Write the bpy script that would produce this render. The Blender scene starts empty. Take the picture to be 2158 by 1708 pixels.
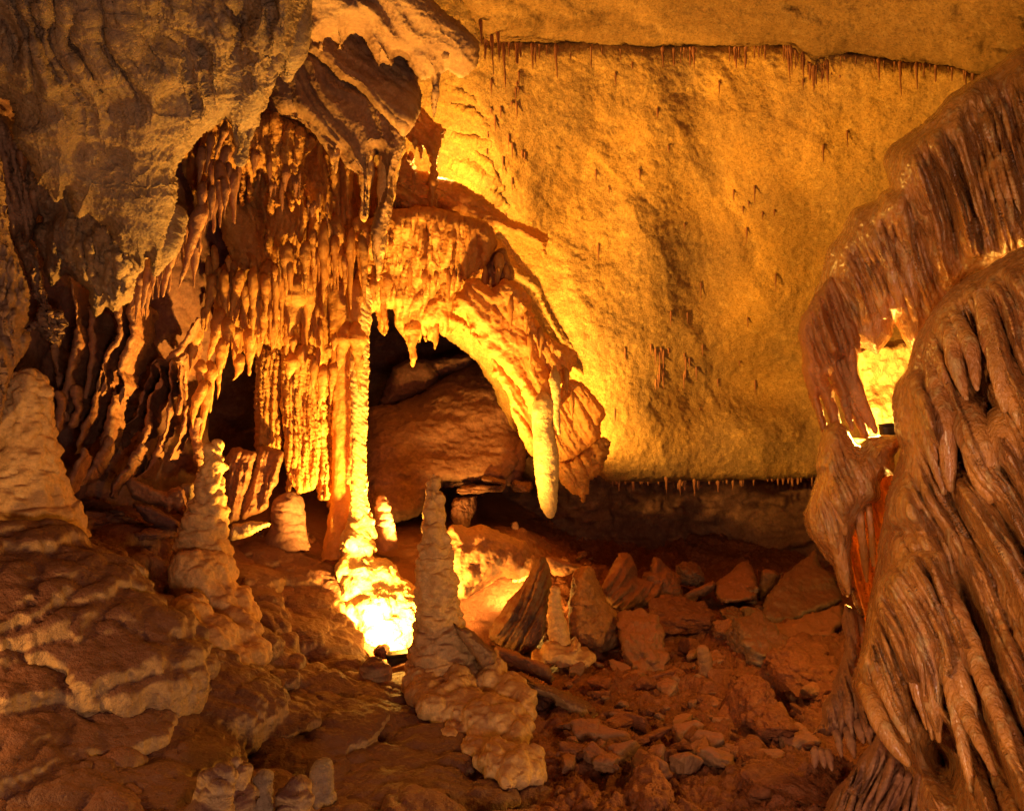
import bpy, math, random
import numpy as np
random.seed(7)
f32 = np.float32
# ------------------------------------------------------------------ scene basics
sc = bpy.context.scene
C = sc.collection
F, CX, CY, CAMZ = 1868.0, 1078.5, 854.0, 2.0       # focal length and centre in survey units, camera height

def P3(X, Y, d):
    X = np.asarray(X, float); Y = np.asarray(Y, float); d = np.asarray(d, float)
    return np.stack(np.broadcast_arrays(d*(X-CX)/F, d, CAMZ-d*(Y-CY)/F), -1)

OFF = {1: (0, 0), 2: (491.5, 0), 3: (1384.7, 0), 4: (0, 491.5), 5: (561.8, 491.5), 6: (1384.7, 491.5),
       7: (0, 1096.8), 8: (632., 1096.8), 9: (1384.7, 1096.8), 0: None}
def T(t, pts):
    """survey sheet t -> common survey units"""
    if t == 0: return [tuple(p) for p in pts]
    ox, oy = OFF[t]
    return [(ox+.3579*p[0], oy+.3579*p[1]) + tuple(p[2:]) for p in pts]

# ------------------------------------------------------------------ noise
_r = np.random.RandomState(11)
PERM = _r.permutation(256).astype(np.int32)
GR = _r.normal(size=(256, 3)); GR = (GR/np.linalg.norm(GR, axis=1)[:, None]).astype(f32)
def pn(P):
    P = np.asarray(P, f32)
    I = np.floor(P); fr = P-I; I = I.astype(np.int32)
    u = fr*fr*fr*(fr*(fr*6-15)+10)
    x0, y0, z0 = I[:, 0] & 255, I[:, 1], I[:, 2]
    def g(dx, dy, dz):
        h = PERM[(PERM[(PERM[(x0+dx) & 255]+y0+dy) & 255]+z0+dz) & 255]
        G = GR[h]
        return G[:, 0]*(fr[:, 0]-dx)+G[:, 1]*(fr[:, 1]-dy)+G[:, 2]*(fr[:, 2]-dz)
    ux, uy, uz = u[:, 0], u[:, 1], u[:, 2]
    def L(a, b, t): return a+(b-a)*t
    return L(L(L(g(0,0,0), g(1,0,0), ux), L(g(0,1,0), g(1,1,0), ux), uy),
             L(L(g(0,0,1), g(1,0,1), ux), L(g(0,1,1), g(1,1,1), ux), uy), uz)*1.4
def fbm(P, o=4, g=.5, l=2.03):
    s = 0; a = 1.; P = np.asarray(P, f32)
    for i in range(o):
        s = s+a*pn(P+i*17.3); a *= g; P = P*l
    return s
def bil(P, o=3, g=.5, l=2.1):
    """rounded lumps with crisp creases between them"""
    s = 0; a = 1.; P = np.asarray(P, f32)
    for i in range(o):
        s = s+a*(np.abs(pn(P+i*31.7))*2-.55); a *= g; P = P*l
    return s
def smooth(a, b, x):
    t = np.clip((x-a)/(b-a), 0, 1); return t*t*(3-2*t)

# ------------------------------------------------------------------ mesh helpers
def normals(V, Q):
    n = np.zeros_like(V)
    A = np.cross(V[Q[:, 2]]-V[Q[:, 0]], V[Q[:, -1]]-V[Q[:, 1]]) if Q.shape[1] == 4 else np.cross(V[Q[:, 1]]-V[Q[:, 0]], V[Q[:, 2]]-V[Q[:, 0]])
    for k in range(Q.shape[1]):
        for c in range(3):
            n[:, c] += np.bincount(Q[:, k], A[:, c], len(V))
    return n/(np.linalg.norm(n, axis=1)[:, None]+1e-12)

def push(V, Q, fn):
    """displace along the normals by fn(points) metres"""
    return V+normals(V, Q)*np.asarray(fn(V), float)[:, None]

def mk(name, V, Q, mat, org=None, parent=None):
    V = np.asarray(V, float)
    if org is None: org = V.mean(0) if parent is None else np.zeros(3)
    org = np.asarray(org, float)
    me = bpy.data.meshes.new(name)
    me.vertices.add(len(V)); me.vertices.foreach_set('co', (V-org).astype(f32).ravel())
    k = Q.shape[1]
    me.loops.add(Q.size); me.loops.foreach_set('vertex_index', Q.astype(np.int32).ravel())
    me.polygons.add(len(Q))
    me.polygons.foreach_set('loop_start', np.arange(0, Q.size, k, dtype=np.int32))
    me.polygons.foreach_set('loop_total', np.full(len(Q), k, np.int32))
    me.polygons.foreach_set('use_smooth', np.ones(len(Q), bool))
    me.update(calc_edges=True); me.validate()
    me.materials.append(mat)
    o = bpy.data.objects.new(name, me); C.objects.link(o)
    if parent is None: o.location = org
    else:
        o.parent = parent; o.location = org-np.array(parent.location)
    return o

def tag(o, label, cat, group=None):
    o['label'] = label; o['category'] = cat; o['kind'] = 'thing'
    if group: o['group'] = group
    return o
def struct(o):
    o['kind'] = 'structure'; return o
def empty(name, org):
    o = bpy.data.objects.new(name, None); C.objects.link(o); o.location = org; o.empty_display_size = .1
    return o

# ------------------------------------------------------------------ shape tools
def rbf(ctrl):
    """smooth depth through survey points (X, Y, d)"""
    c = np.array(ctrl, float); n = len(c)
    A = np.linalg.norm(c[:, None, :2]-c[None, :, :2], axis=2)/1000
    B = np.hstack([np.ones((n, 1)), c[:, :2]/1000])
    if n <= 3:
        w = np.linalg.lstsq(B, c[:, 2], rcond=None)[0]
        return lambda X, Y: w[0]+w[1]*X/1000+w[2]*Y/1000
    M = np.block([[A, B], [B.T, np.zeros((3, 3))]])
    s = np.linalg.solve(M+1e-9*np.eye(n+3), np.r_[c[:, 2], 0, 0, 0])
    def fn(X, Y):
        X = np.asarray(X, float); Y = np.asarray(Y, float)
        r = s[n]+s[n+1]*X/1000+s[n+2]*Y/1000
        for i in range(n):
            r = r+s[i]*np.sqrt((X-c[i, 0])**2+(Y-c[i, 1])**2)/1000
        return r
    return fn

def rough(pts, step=6, jag=2., js=22., seed=0):
    p = np.array([q[:2] for q in pts], float); out = []
    n = len(p)
    for i in range(n):
        a, b, c, d = p[i-1], p[i], p[(i+1) % n], p[(i+2) % n]
        m = max(1, int(np.linalg.norm(c-b)/step))
        for k in range(m):
            t = k/m
            cr = .5*((2*b)+(-a+c)*t+(2*a-5*b+4*c-d)*t*t+(-a+3*b-3*c+d)*t**3)
            out.append(.55*cr+.45*(b+(c-b)*t))
    q = np.array(out)
    z = np.c_[q/js, np.full(len(q), seed*3.7)]
    q[:, 0] += jag*fbm(z, 2); q[:, 1] += jag*fbm(z+50, 2)
    return q

def polydist(q, X, Y):
    A = q; B = np.roll(q, -1, 0); D = B-A; L2 = (D**2).sum(1)+1e-9
    n = len(X); sd = np.empty(n); cx = np.empty(n); cy = np.empty(n)
    ch = max(1000, int(6e6/len(q)))
    for s in range(0, n, ch):
        x = X[s:s+ch, None]; y = Y[s:s+ch, None]
        t = np.clip(((x-A[:, 0])*D[:, 0]+(y-A[:, 1])*D[:, 1])/L2, 0, 1)
        px = A[:, 0]+t*D[:, 0]; py = A[:, 1]+t*D[:, 1]
        dd = (px-x)**2+(py-y)**2
        k = dd.argmin(1); r = np.arange(len(k))
        cx[s:s+ch] = px[r, k]; cy[s:s+ch] = py[r, k]
        cr = ((A[:, 1] > y) != (B[:, 1] > y)) & (x < D[:, 0]*(y-A[:, 1])/(np.where(D[:, 1] == 0, 1e-9, D[:, 1]))+A[:, 0])
        ins = cr.sum(1) % 2 == 1
        sd[s:s+ch] = np.sqrt(dd[r, k])*np.where(ins, 1, -1)
    return sd, cx, cy

def slab(pts, d, front=.25, back=.2, R=50, h=3., jag=2., js=22., fd=None, seed=0, step=6):
    """a solid of rock with the given outline: rounded front and back, real depth"""
    q = rough(pts, step, jag, js, seed)
    if not callable(d): dv = d; d = lambda X, Y: np.full(np.shape(X), float(dv))
    x0, y0 = q.min(0)-h; x1, y1 = q.max(0)+h*2
    xs = np.arange(x0, x1, h); ys = np.arange(y0, y1, h)
    gx, gy = np.meshgrid(xs, ys); W = len(xs); H = len(ys)
    X = gx.ravel(); Y = gy.ravel()
    sd, cx, cy = polydist(q, X, Y)
    ins = (sd > 0).reshape(H, W)
    cell = ins[:-1, :-1] | ins[1:, :-1] | ins[:-1, 1:] | ins[1:, 1:]
    jj, ii = np.nonzero(cell)
    v = jj*W+ii
    quad = np.c_[v, v+1, v+W+1, v+W]
    bd = sd <= 0
    X = np.where(bd, cx, X); Y = np.where(bd, cy, Y); dist = np.where(bd, 0, sd)
    used = np.zeros(len(X), bool); used[quad.ravel()] = True
    idx = -np.ones(len(X), int); idx[used] = np.arange(used.sum())
    X, Y, dist, bd = X[used], Y[used], dist[used], bd[used]
    quad = idx[quad]
    pr = np.sqrt(np.clip(1-(1-np.clip(dist/R, 0, 1))**2, 0, 1))
    dm = d(X, Y)
    ex = fd(X, Y, dist) if fd is not None else 0
    Vf = P3(X, Y, dm-front*pr-ex*np.clip(dist/8, 0, 1))
    bi = np.nonzero(~bd)[0]
    bx = np.arange(len(X)); bx[bi] = len(X)+np.arange(len(bi))
    Vb = P3(X[bi], Y[bi], dm[bi]+back*pr[bi])
    V = np.vstack([Vf, Vb])
    Q = np.vstack([quad, bx[quad][:, ::-1]])
    return V, Q

def sheet(x0, x1, y0, y1, d, h=5., fd=None):
    xs = np.arange(x0, x1, h); ys = np.arange(y0, y1, h)
    gx, gy = np.meshgrid(xs, ys); W = len(xs); H = len(ys)
    X = gx.ravel(); Y = gy.ravel()
    dm = d(X, Y)
    if fd is not None: dm = dm-fd(X, Y)
    v = (np.arange(H-1)[:, None]*W+np.arange(W-1)[None]).ravel()
    return P3(X, Y, dm), np.c_[v, v+1, v+W+1, v+W]

def spline(p, m):
    p = np.asarray(p, float); n = len(p)
    seg = np.linalg.norm(np.diff(p[:, :3], axis=0), axis=1)
    t = np.r_[0, np.cumsum(seg)]; t /= t[-1]
    tt = np.linspace(0, 1, m)
    out = np.empty((m, p.shape[1]))
    tg = np.gradient(p, t, axis=0) if n > 2 else np.repeat((p[1]-p[0])[None], 2, 0)
    k = np.clip(np.searchsorted(t, tt, side='right')-1, 0, n-2)
    hh = (t[k+1]-t[k]); s = ((tt-t[k])/hh)[:, None]; hh = hh[:, None]
    out = (2*s**3-3*s**2+1)*p[k]+(s**3-2*s**2+s)*hh*tg[k]+(-2*s**3+3*s**2)*p[k+1]+(s**3-s**2)*hh*tg[k+1]
    return out

def tube(pts, n=18, step=3.0, tip=True, round_top=False, flat=1.0, smin=None):
    """tapering body along (X, Y, d, r) survey points; r in survey units at that depth"""
    p = np.array(pts, float)
    w = np.c_[P3(p[:, 0], p[:, 1], p[:, 2]), p[:, 3]*p[:, 2]/F]
    Lpx = np.abs(np.diff(p[:, :2], axis=0)).sum()
    m = max(6, int(Lpx/step))
    c = spline(w, m)
    r = np.maximum(c[:, 3], 5e-4)
    if tip:
        L = np.linalg.norm(np.diff(c[:, :3], axis=0), axis=1); s = np.r_[0, np.cumsum(L)]
        e = s[-1]-s; rt = max(p[-1, 3]*p[-1, 2]/F, 1e-3)
        r = r*np.sqrt(np.clip(1-(1-np.clip(e/(rt*1.3), 0, 1))**2, .0004, 1))
    if round_top:
        L = np.linalg.norm(np.diff(c[:, :3], axis=0), axis=1); s = np.r_[0, np.cumsum(L)]
        rt = p[0, 3]*p[0, 2]/F
        r = r*np.sqrt(np.clip(1-(1-np.clip(s/(rt*1.1), 0, 1))**2, .0004, 1))
    tgt = np.gradient(c[:, :3], axis=0); tgt /= np.linalg.norm(tgt, axis=1)[:, None]
    ref = np.array([0, 1., 0])
    ax = np.cross(tgt, ref); ax /= np.linalg.norm(ax, axis=1)[:, None]+1e-9
    ay = np.cross(ax, tgt)
    th = np.arange(n)*2*math.pi/n
    V = c[:, None, :3]+r[:, None, None]*(np.cos(th)[None, :, None]*ax[:, None]+flat*np.sin(th)[None, :, None]*ay[:, None])
    V = V.reshape(-1, 3)
    j = np.arange(m-1)[:, None]*n; i = np.arange(n)[None]
    a = (j+i).ravel(); b = (j+(i+1) % n).ravel()
    Q = np.c_[a, a+n, b+n, b]
    V = np.vstack([V, c[0, :3], c[-1, :3]])
    k = np.arange(n); kn = (k+1) % n; t0 = len(V)-2; t1 = len(V)-1; e0 = (m-1)*n
    Q = np.vstack([Q, np.c_[np.full(n, t0), k, kn, np.full(n, t0)][:, [0, 1, 2, 2]], np.c_[np.full(n, t1), e0+kn, e0+k, e0+k]])
    return V, Q

def clean(Q):
    return Q

def fin(edge, off, th=7, n=26, step=3.5, taper=.42):
    """hanging curtain of stone: free edge polyline (X,Y,d), running back by off=(dX,dY,dd); th = half thickness"""
    p = np.array(edge, float)
    w = P3(p[:, 0], p[:, 1], p[:, 2])
    m = max(8, int(np.abs(np.diff(p[:, :2], axis=0)).sum()/step))
    c = spline(w, m)
    c[:, 0] += .016*fbm(c*11, 3); c[:, 1] += .012*fbm(c*9+30, 3)
    d0 = p[:, 2].mean()
    a = np.array([off[0]*d0/F, off[2], -off[1]*d0/F])
    s = np.linspace(0, 1, m)
    tp = np.clip(np.minimum(s/.04, (1-s)/taper), .02, 1)**.8*(1+.3*fbm(c*7+60, 3))
    tgt = np.gradient(c, axis=0); tgt /= np.linalg.norm(tgt, axis=1)[:, None]
    b = np.cross(tgt, a/np.linalg.norm(a)); b /= np.linalg.norm(b, axis=1)[:, None]+1e-9
    th0 = th*d0/F
    t = np.arange(n)*2*math.pi/n
    u = .5-.5*np.cos(t); sgn = np.sign(np.sin(t))*np.abs(np.sin(t))**.35
    V = c[:, None]+tp[:, None, None]*(u[None, :, None]*a)+(tp*th0)[:, None, None]*((sgn*(1+.5*np.exp(-(u/.12)**2)))[None, :, None]*b[:, None])
    V = V.reshape(-1, 3)
    j = np.arange(m-1)[:, None]*n; i = np.arange(n)[None]
    A = (j+i).ravel(); B = (j+(i+1) % n).ravel()
    Q = np.c_[A, A+n, B+n, B]
    # close the two ends
    k = np.arange(1, n//2)
    e0 = (m-1)*n
    c0 = np.c_[k-1, k, (n-k) % n, (n-k+1) % n]; 
    Q = np.vstack([Q, c0, (e0+c0)[:, ::-1]])
    return V, Q

def ball(n=14):
    g = np.linspace(-1, 1, n+1); V = []; Q = []; o = 0
    a, b = np.meshgrid(np.tan(g*math.pi/4), np.tan(g*math.pi/4))
    a = a.ravel(); b = b.ravel(); one = np.ones_like(a)
    for fc in ((a, b, one), (b, a, -one), (one, a, b), (-one, b, a), (b, one, a), (a, -one, b)):
        P = np.stack(fc, 1); V.append(P/np.linalg.norm(P, axis=1)[:, None])
        j, i = np.meshgrid(np.arange(n), np.arange(n), indexing='ij')
        v = o+(j*(n+1)+i).ravel()
        Q.append(np.c_[v, v+1, v+n+2, v+n+1]); o += (n+1)**2
    V = np.vstack(V); Q = np.vstack(Q)
    key = np.round(V, 5); _, ix, inv = np.unique(key, axis=0, return_index=True, return_inverse=True)
    return V[ix], inv.ravel()[Q]
_BALL = {}
def blob(X, Y, d, rx, ry, rz=None, roll=0, n=14):
    """ellipsoid; rx, ry in survey units, rz metres"""
    if n not in _BALL: _BALL[n] = ball(n)
    V, Q = _BALL[n]; k = d/F
    rz = rx*k if rz is None else rz
    p = V*np.array([rx*k, rz, ry*k])
    c, s = math.cos(roll), math.sin(roll)
    p = np.c_[p[:, 0]*c-p[:, 2]*s, p[:, 1], p[:, 0]*s+p[:, 2]*c]
    return p+P3(X, Y, d), Q
def boulder(X, Y, d, rx, ry, rz, roll=0, seed=0, n=26, planes=11, rnd=.05, amp=.05):
    rs = np.random.RandomState(seed)
    if n not in _BALL: _BALL[n] = ball(n)
    V, Q = _BALL[n]
    N = rs.normal(size=(planes, 3)); N = np.vstack([N, [[1, 0, 0], [-1, 0, 0], [0, 1, 0], [0, -1, 0], [0, 0, 1], [0, 0, -1]]+rs.normal(size=(6, 3))*.22])
    N /= np.linalg.norm(N, axis=1)[:, None]; c = rs.uniform(.78, 1.05, len(N))
    dt = V@N.T; r = np.where(dt > .05, c/np.maximum(dt, .05), 9)
    k = 1/rnd
    r = -np.log(np.exp(-k*r).sum(1))/k
    p = V*r[:, None]
    p = p+V*(amp*fbm(p*2.2+seed*7, 4))[:, None]
    kk = d/F
    p = p*np.array([rx*kk, rz, ry*kk])
    cc, s = math.cos(roll), math.sin(roll)
    p = np.c_[p[:, 0]*cc-p[:, 2]*s, p[:, 1], p[:, 0]*s+p[:, 2]*cc]
    return p+P3(X, Y, d), Q
def join(parts):
    Vs = []; Qs = []; o = 0
    for V, Q in parts:
        Vs.append(V); Qs.append(Q+o); o += len(V)
    return np.vstack(Vs), np.vstack(Qs)
def fuse(parts, voxel, smo=3):
    """grow several solids together into one skin"""
    V, Q = join(parts)
    me = bpy.data.meshes.new('tmp'); me.from_pydata(V.tolist(), [], [list(dict.fromkeys(q)) for q in Q.tolist()])
    o = bpy.data.objects.new('tmp', me); C.objects.link(o)
    m = o.modifiers.new('r', 'REMESH'); m.mode = 'VOXEL'; m.voxel_size = voxel
    if smo:
        s = o.modifiers.new('s', 'SMOOTH'); s.iterations = smo; s.factor = .5
    dg = bpy.context.evaluated_depsgraph_get(); dg.update()
    ev = o.evaluated_get(dg); em = ev.to_mesh()
    V2 = np.empty(len(em.vertices)*3, f32); em.vertices.foreach_get('co', V2)
    n = len(em.polygons); lt = np.empty(n, np.int32); em.polygons.foreach_get('loop_total', lt)
    vi = np.empty(len(em.loops), np.int32); em.loops.foreach_get('vertex_index', vi)
    ls = np.empty(n, np.int32); em.polygons.foreach_get('loop_start', ls)
    Q2 = np.stack([vi[ls+np.minimum(k, lt-1)] for k in range(4)], 1)
    ev.to_mesh_clear(); bpy.data.objects.remove(o); bpy.data.meshes.remove(me)
    return V2.reshape(-1, 3).astype(float), Q2

# ------------------------------------------------------------------ materials
def mat(name, c1, c2, c3=None, rough=.75, spec=.3, grain=.5, gs=60., mid=.5, ms=14., big=2.2, speck=0., mud=None, mud_lo=.3, mud_hi=.8, stretch=(1, 1, 1), trans=0., coat=0., tint=None):
    m = bpy.data.materials.new(name); m.use_nodes = True
    nt = m.node_tree; N = nt.nodes; L = nt.links; N.clear()
    out = N.new('ShaderNodeOutputMaterial'); b = N.new('ShaderNodeBsdfPrincipled')
    tc = N.new('ShaderNodeTexCoord'); mp = N.new('ShaderNodeMapping'); mp.inputs['Scale'].default_value = stretch
    L.new(tc.outputs['Object'], mp.inputs['Vector'])
    def noise(s, det=5., ro=.6, dist=0.):
        n = N.new('ShaderNodeTexNoise'); n.inputs['Scale'].default_value = s; n.inputs['Detail'].default_value = det
        n.inputs['Roughness'].default_value = ro; n.inputs['Distortion'].default_value = dist
        L.new(mp.outputs[0], n.inputs['Vector']); return n.outputs['Fac']
    def ramp(src, a, b_, ca=(0, 0, 0, 1), cb=(1, 1, 1, 1)):
        r = N.new('ShaderNodeValToRGB'); r.color_ramp.elements[0].position = a; r.color_ramp.elements[1].position = b_
        r.color_ramp.elements[0].color = ca; r.color_ramp.elements[1].color = cb
        L.new(src, r.inputs[0]); return r.outputs[0]
    def mix(fac, a, b_):
        x = N.new('ShaderNodeMix'); x.data_type = 'RGBA'
        if isinstance(fac, float): x.inputs[0].default_value = fac
        else: L.new(fac, x.inputs[0])
        for v, i in ((a, 6), (b_, 7)):
            if isinstance(v, tuple): x.inputs[i].default_value = (*v, 1)
            else: L.new(v, x.inputs[i])
        return x.outputs[2]
    nb = noise(big, 6, .62, .4)
    col = mix(ramp(nb, .36, .64), c1, c2)
    nm = noise(ms, 6, .65)
    if c3: col = mix(ramp(nm, .52, .72), col, c3)
    nf = noise(gs, 3, .7)
    ng = noise(gs*.55, 8, .75)
    mo = N.new('ShaderNodeMapRange'); mo.inputs[1].default_value = .3; mo.inputs[2].default_value = .7; mo.inputs[3].default_value = .62; mo.inputs[4].default_value = 1.2
    L.new(ng, mo.inputs[0])
    vm = N.new('ShaderNodeVectorMath'); vm.operation = 'SCALE'; L.new(col, vm.inputs[0]); L.new(mo.outputs[0], vm.inputs['Scale']); col = vm.outputs[0]
    if speck > 0:
        dk = N.new('ShaderNodeMath'); dk.operation = 'MULTIPLY'; dk.inputs[1].default_value = speck
        L.new(ramp(nf, .56, .44), dk.inputs[0])
        col = mix(dk.outputs[0], col, tuple(x*.3 for x in c1))
    if mud:
        ge = N.new('ShaderNodeNewGeometry'); sp = N.new('ShaderNodeSeparateXYZ'); L.new(ge.outputs['Normal'], sp.inputs[0])
        ad = N.new('ShaderNodeMath'); ad.operation = 'MULTIPLY_ADD'; ad.inputs[1].default_value = .5
        L.new(nm, ad.inputs[0]); 
        s2 = N.new('ShaderNodeMath'); s2.operation = 'SUBTRACT'; s2.inputs[1].default_value = .25; L.new(sp.outputs[2], s2.inputs[0])
        L.new(s2.outputs[0], ad.inputs[2])
        col = mix(ramp(ad.outputs[0], mud_lo, mud_hi), col, mud)
    L.new(col, b.inputs['Base Color'])
    rr = N.new('ShaderNodeMapRange'); rr.inputs[3].default_value = max(.05, rough-.14); rr.inputs[4].default_value = min(1, rough+.14)
    L.new(nm, rr.inputs[0]); L.new(rr.outputs[0], b.inputs['Roughness'])
    b.inputs['Specular IOR Level'].default_value = spec
    if coat: b.inputs['Coat Weight'].default_value = coat; b.inputs['Coat Roughness'].default_value = .22
    b1 = N.new('ShaderNodeBump'); b1.inputs['Strength'].default_value = mid; b1.inputs['Distance'].default_value = .03; L.new(nm, b1.inputs['Height'])
    b2 = N.new('ShaderNodeBump'); b2.inputs['Strength'].default_value = grain; b2.inputs['Distance'].default_value = .014; L.new(nf, b2.inputs['Height'])
    L.new(b1.outputs[0], b2.inputs['Normal']); L.new(b2.outputs[0], b.inputs['Normal'])
    if trans:
        tr = N.new('ShaderNodeBsdfTranslucent'); tr.inputs[0].default_value = (*tint, 1) if tint else (.8, .35, .12, 1)
        L.new(b2.outputs[0], tr.inputs['Normal'])
        ms_ = N.new('ShaderNodeMixShader'); ms_.inputs[0].default_value = trans
        L.new(b.outputs[0], ms_.inputs[1]); L.new(tr.outputs[0], ms_.inputs[2]); L.new(ms_.outputs[0], out.inputs[0])
    else: L.new(b.outputs[0], out.inputs[0])
    return m

M_slab = mat('grey_limestone', (.29, .18, .10), (.20, .12, .068), (.31, .225, .14), rough=.7, spec=.3, grain=.9, gs=48, mid=1., ms=15, big=1.6)
M_ledge = mat('brown_limestone', (0.306, 0.180, 0.099), (0.216, 0.113, 0.068), (0.333, 0.211, 0.117), rough=.7, grain=.4, gs=50, mid=.5, ms=12, big=1.5)
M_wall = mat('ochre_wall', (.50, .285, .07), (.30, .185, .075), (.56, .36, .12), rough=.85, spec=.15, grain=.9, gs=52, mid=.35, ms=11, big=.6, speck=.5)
M_ceil = mat('ochre_ceiling', (.235, .135, .048), (.18, .098, .036), (.27, .17, .075), rough=.85, spec=.15, grain=1., gs=44, mid=.5, ms=10, big=.9, speck=.45)  # darkened rock: shade from the ledge is put into this colour
M_amber = mat('amber_flowstone', (.52, .275, .075), (.42, .18, .045), (.58, .34, .12), rough=.6, spec=.35, grain=.6, gs=55, mid=.7, ms=16, big=2.5, trans=.2, tint=(1., .5, .1))
M_calc = mat('pale_calcite', (.60, .42, .20), (.52, .32, .13), (.64, .47, .26), rough=.55, spec=.4, grain=.4, gs=60, mid=.6, ms=15, big=3)
M_mite = mat('tan_calcite', (0.48, 0.29, 0.12), (0.357, 0.204, 0.093), (0.476, 0.315, 0.162), rough=.6, spec=.35, grain=.8, gs=55, mid=.9, ms=16, big=3, mud=(.135, .052, .03), mud_lo=.12, mud_hi=.55)
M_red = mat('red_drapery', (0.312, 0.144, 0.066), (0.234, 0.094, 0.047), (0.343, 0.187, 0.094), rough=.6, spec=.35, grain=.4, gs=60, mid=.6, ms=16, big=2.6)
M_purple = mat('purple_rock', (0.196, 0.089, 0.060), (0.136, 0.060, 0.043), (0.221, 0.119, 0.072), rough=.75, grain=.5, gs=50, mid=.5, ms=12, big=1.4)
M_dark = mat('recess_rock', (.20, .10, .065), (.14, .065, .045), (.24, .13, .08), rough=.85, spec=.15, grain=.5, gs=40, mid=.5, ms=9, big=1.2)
M_floor = mat('flowstone_floor', (0.281, 0.156, 0.082), (0.218, 0.109, 0.058), (0.328, 0.195, 0.109), rough=.55, spec=.4, grain=1., gs=56, mid=1., ms=16, big=2., mud=(.17, .062, .035), mud_lo=.2, mud_hi=.72)
M_dirt = mat('red_clay', (.235, .085, .038), (.18, .06, .028), (.27, .115, .055), rough=.9, spec=.12, grain=1., gs=46, mid=1., ms=17, big=2.)
M_rock = mat('rubble_rock', (0.258, 0.137, 0.065), (0.205, 0.091, 0.046), (0.289, 0.167, 0.084), rough=.8, spec=.2, grain=.6, gs=45, mid=.6, ms=12, big=3, mud=(.24, .09, .045), mud_lo=.3, mud_hi=.9)
M_wet = mat('wet_flowstone', (.56, .245, .055), (.37, .14, .038), (.58, .38, .15), rough=.26, spec=.5, grain=.8, gs=36, mid=1., ms=20, big=4.5, coat=.3, stretch=(1, 1, .38))
M_thin = mat('translucent_drapery', (.45, .18, .06), (.36, .13, .045), (.50, .24, .09), rough=.4, spec=.5, grain=.3, gs=40, mid=.5, ms=14, trans=.42, tint=(1., .52, .10))
M_veil = mat('thin_wet_drapery', (.48, .23, .085), (.38, .15, .055), (.52, .29, .13), rough=.42, spec=.4, grain=.5, gs=44, mid=.8, ms=17, big=2.6, trans=.3, tint=(1., .58, .14))
M_rock3 = mat('grainy_orange_rock', (.42, .20, .07), (.33, .14, .05), (.46, .25, .11), rough=.8, spec=.2, grain=1., gs=38, mid=1., ms=18, big=3)
M_cone = mat('cream_calcite', (.72, .44, .17), (.58, .32, .11), (.75, .5, .22), rough=.6, spec=.35, grain=.5, gs=60, mid=.6, ms=14, big=3, mud=(.26, .11, .055), mud_lo=.5, mud_hi=1.0)
M_rock2 = mat('grey_rubble_rock', (.25, .155, .085), (.18, .10, .055), (.29, .19, .11), rough=.8, spec=.2, grain=.8, gs=50, mid=.7, ms=13, big=3, mud=(.16, .06, .03), mud_lo=.3, mud_hi=.9)
M_straw = mat('straw_stalactite', (.30, .125, .05), (.24, .09, .04), (.36, .18, .08), rough=.6, spec=.3, grain=.3, gs=60, mid=.3, ms=20)
def plain(name, col, rough=.5, metal=0., emit=None, es=0):
    m = bpy.data.materials.new(name); m.use_nodes = True; b = m.node_tree.nodes['Principled BSDF']
    b.inputs['Base Color'].default_value = (*col, 1); b.inputs['Roughness'].default_value = rough; b.inputs['Metallic'].default_value = metal
    if emit: b.inputs['Emission Color'].default_value = (*emit, 1); b.inputs['Emission Strength'].default_value = es
    return m
M_metal = plain('dark_painted_metal', (.03, .026, .022), .55, .3)
M_glass = plain('lit_lamp_glass', (.9, .6, .25), .3, 0, (1, .55, .18), 18)
#@@SETTING
# ------------------------------------------------------------------ the cave floor
fc = [(1078,1708,4.2),(100,1690,3.5),(-150,1708,3.3),(400,1690,3.7),(700,1690,4.2),(2000,1708,4.0),(1400,1600,5.),(1400,1400,7),(1400,1250,9.5),(1300,1330,8),(1600,1500,6),
 (1750,1500,5.6),(1700,1350,7),(1600,1210,11),(1450,1195,11.2),(1250,1185,11),(1000,1060,11.5),(850,1090,11),(1100,1110,10),(1180,1160,10),(900,1180,9),(1000,1200,9),
 (100,1330,4.5),(30,1130,5.1),(160,1100,5.3),(250,1210,5.1),(330,1270,5.2),(300,1130,6.6),(200,1060,7.2),(350,1100,7.4),(450,1330,6),(520,1320,6.),(500,1440,5.2),(250,1450,4.6),(120,1360,4.4),(80,1450,4.15),(80,1530,3.9),(250,1560,4.2),(500,1580,4.6),
 (800,1380,7.5),(860,1340,7.8),(735,1230,7.9),(720,1330,7.4),(810,1180,8.6),(600,1170,7.9),(520,1150,8),(600,1300,7.),(640,1400,6.4),(700,1500,5.6),(850,1520,5.6),(1000,1520,5.5),(1130,1560,5.2),(600,1640,4.4),(880,1640,4.6),(950,1420,6.1),(1080,1420,6.8),(1170,1400,7.3),
 (1800,1400,6),(1900,1600,4.8),(2100,1708,3.8)]
fa = np.array([[P3(*c)[0], P3(*c)[1], P3(*c)[2]] for c in fc])
far = [(-9,1,.6),(-9,8,1.2),(-6,14,1.2),(0,15,1.3),(6,15,.1),(9,8,0),(9,1,0),(0,1,0.05),(-3,1.,.3),(3,1.,0),(-4.4,4.5,1.1)]
fa = np.vstack([fa, np.array(far, float)])
_fz = rbf(np.c_[fa[:, 0]*1000, fa[:, 1]*1000, fa[:, 2]])
def floor_z(x, y): return _fz(np.asarray(x)*1000, np.asarray(y)*1000)
Xs = np.arange(-900, 3050, 3.3); ds = np.r_[np.geomspace(.7, 3., 50)[:-1], np.geomspace(3., 15.5, 560)]
gx, gd = np.meshgrid(Xs, ds); W_, H_ = len(Xs), len(ds)
x = ((gx-CX)/F*gd).ravel(); y = gd.ravel()
z = floor_z(x, y)
wp = fbm(np.c_[x*.9, y*.9, x*0], 3)
sx = gx.ravel()
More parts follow.
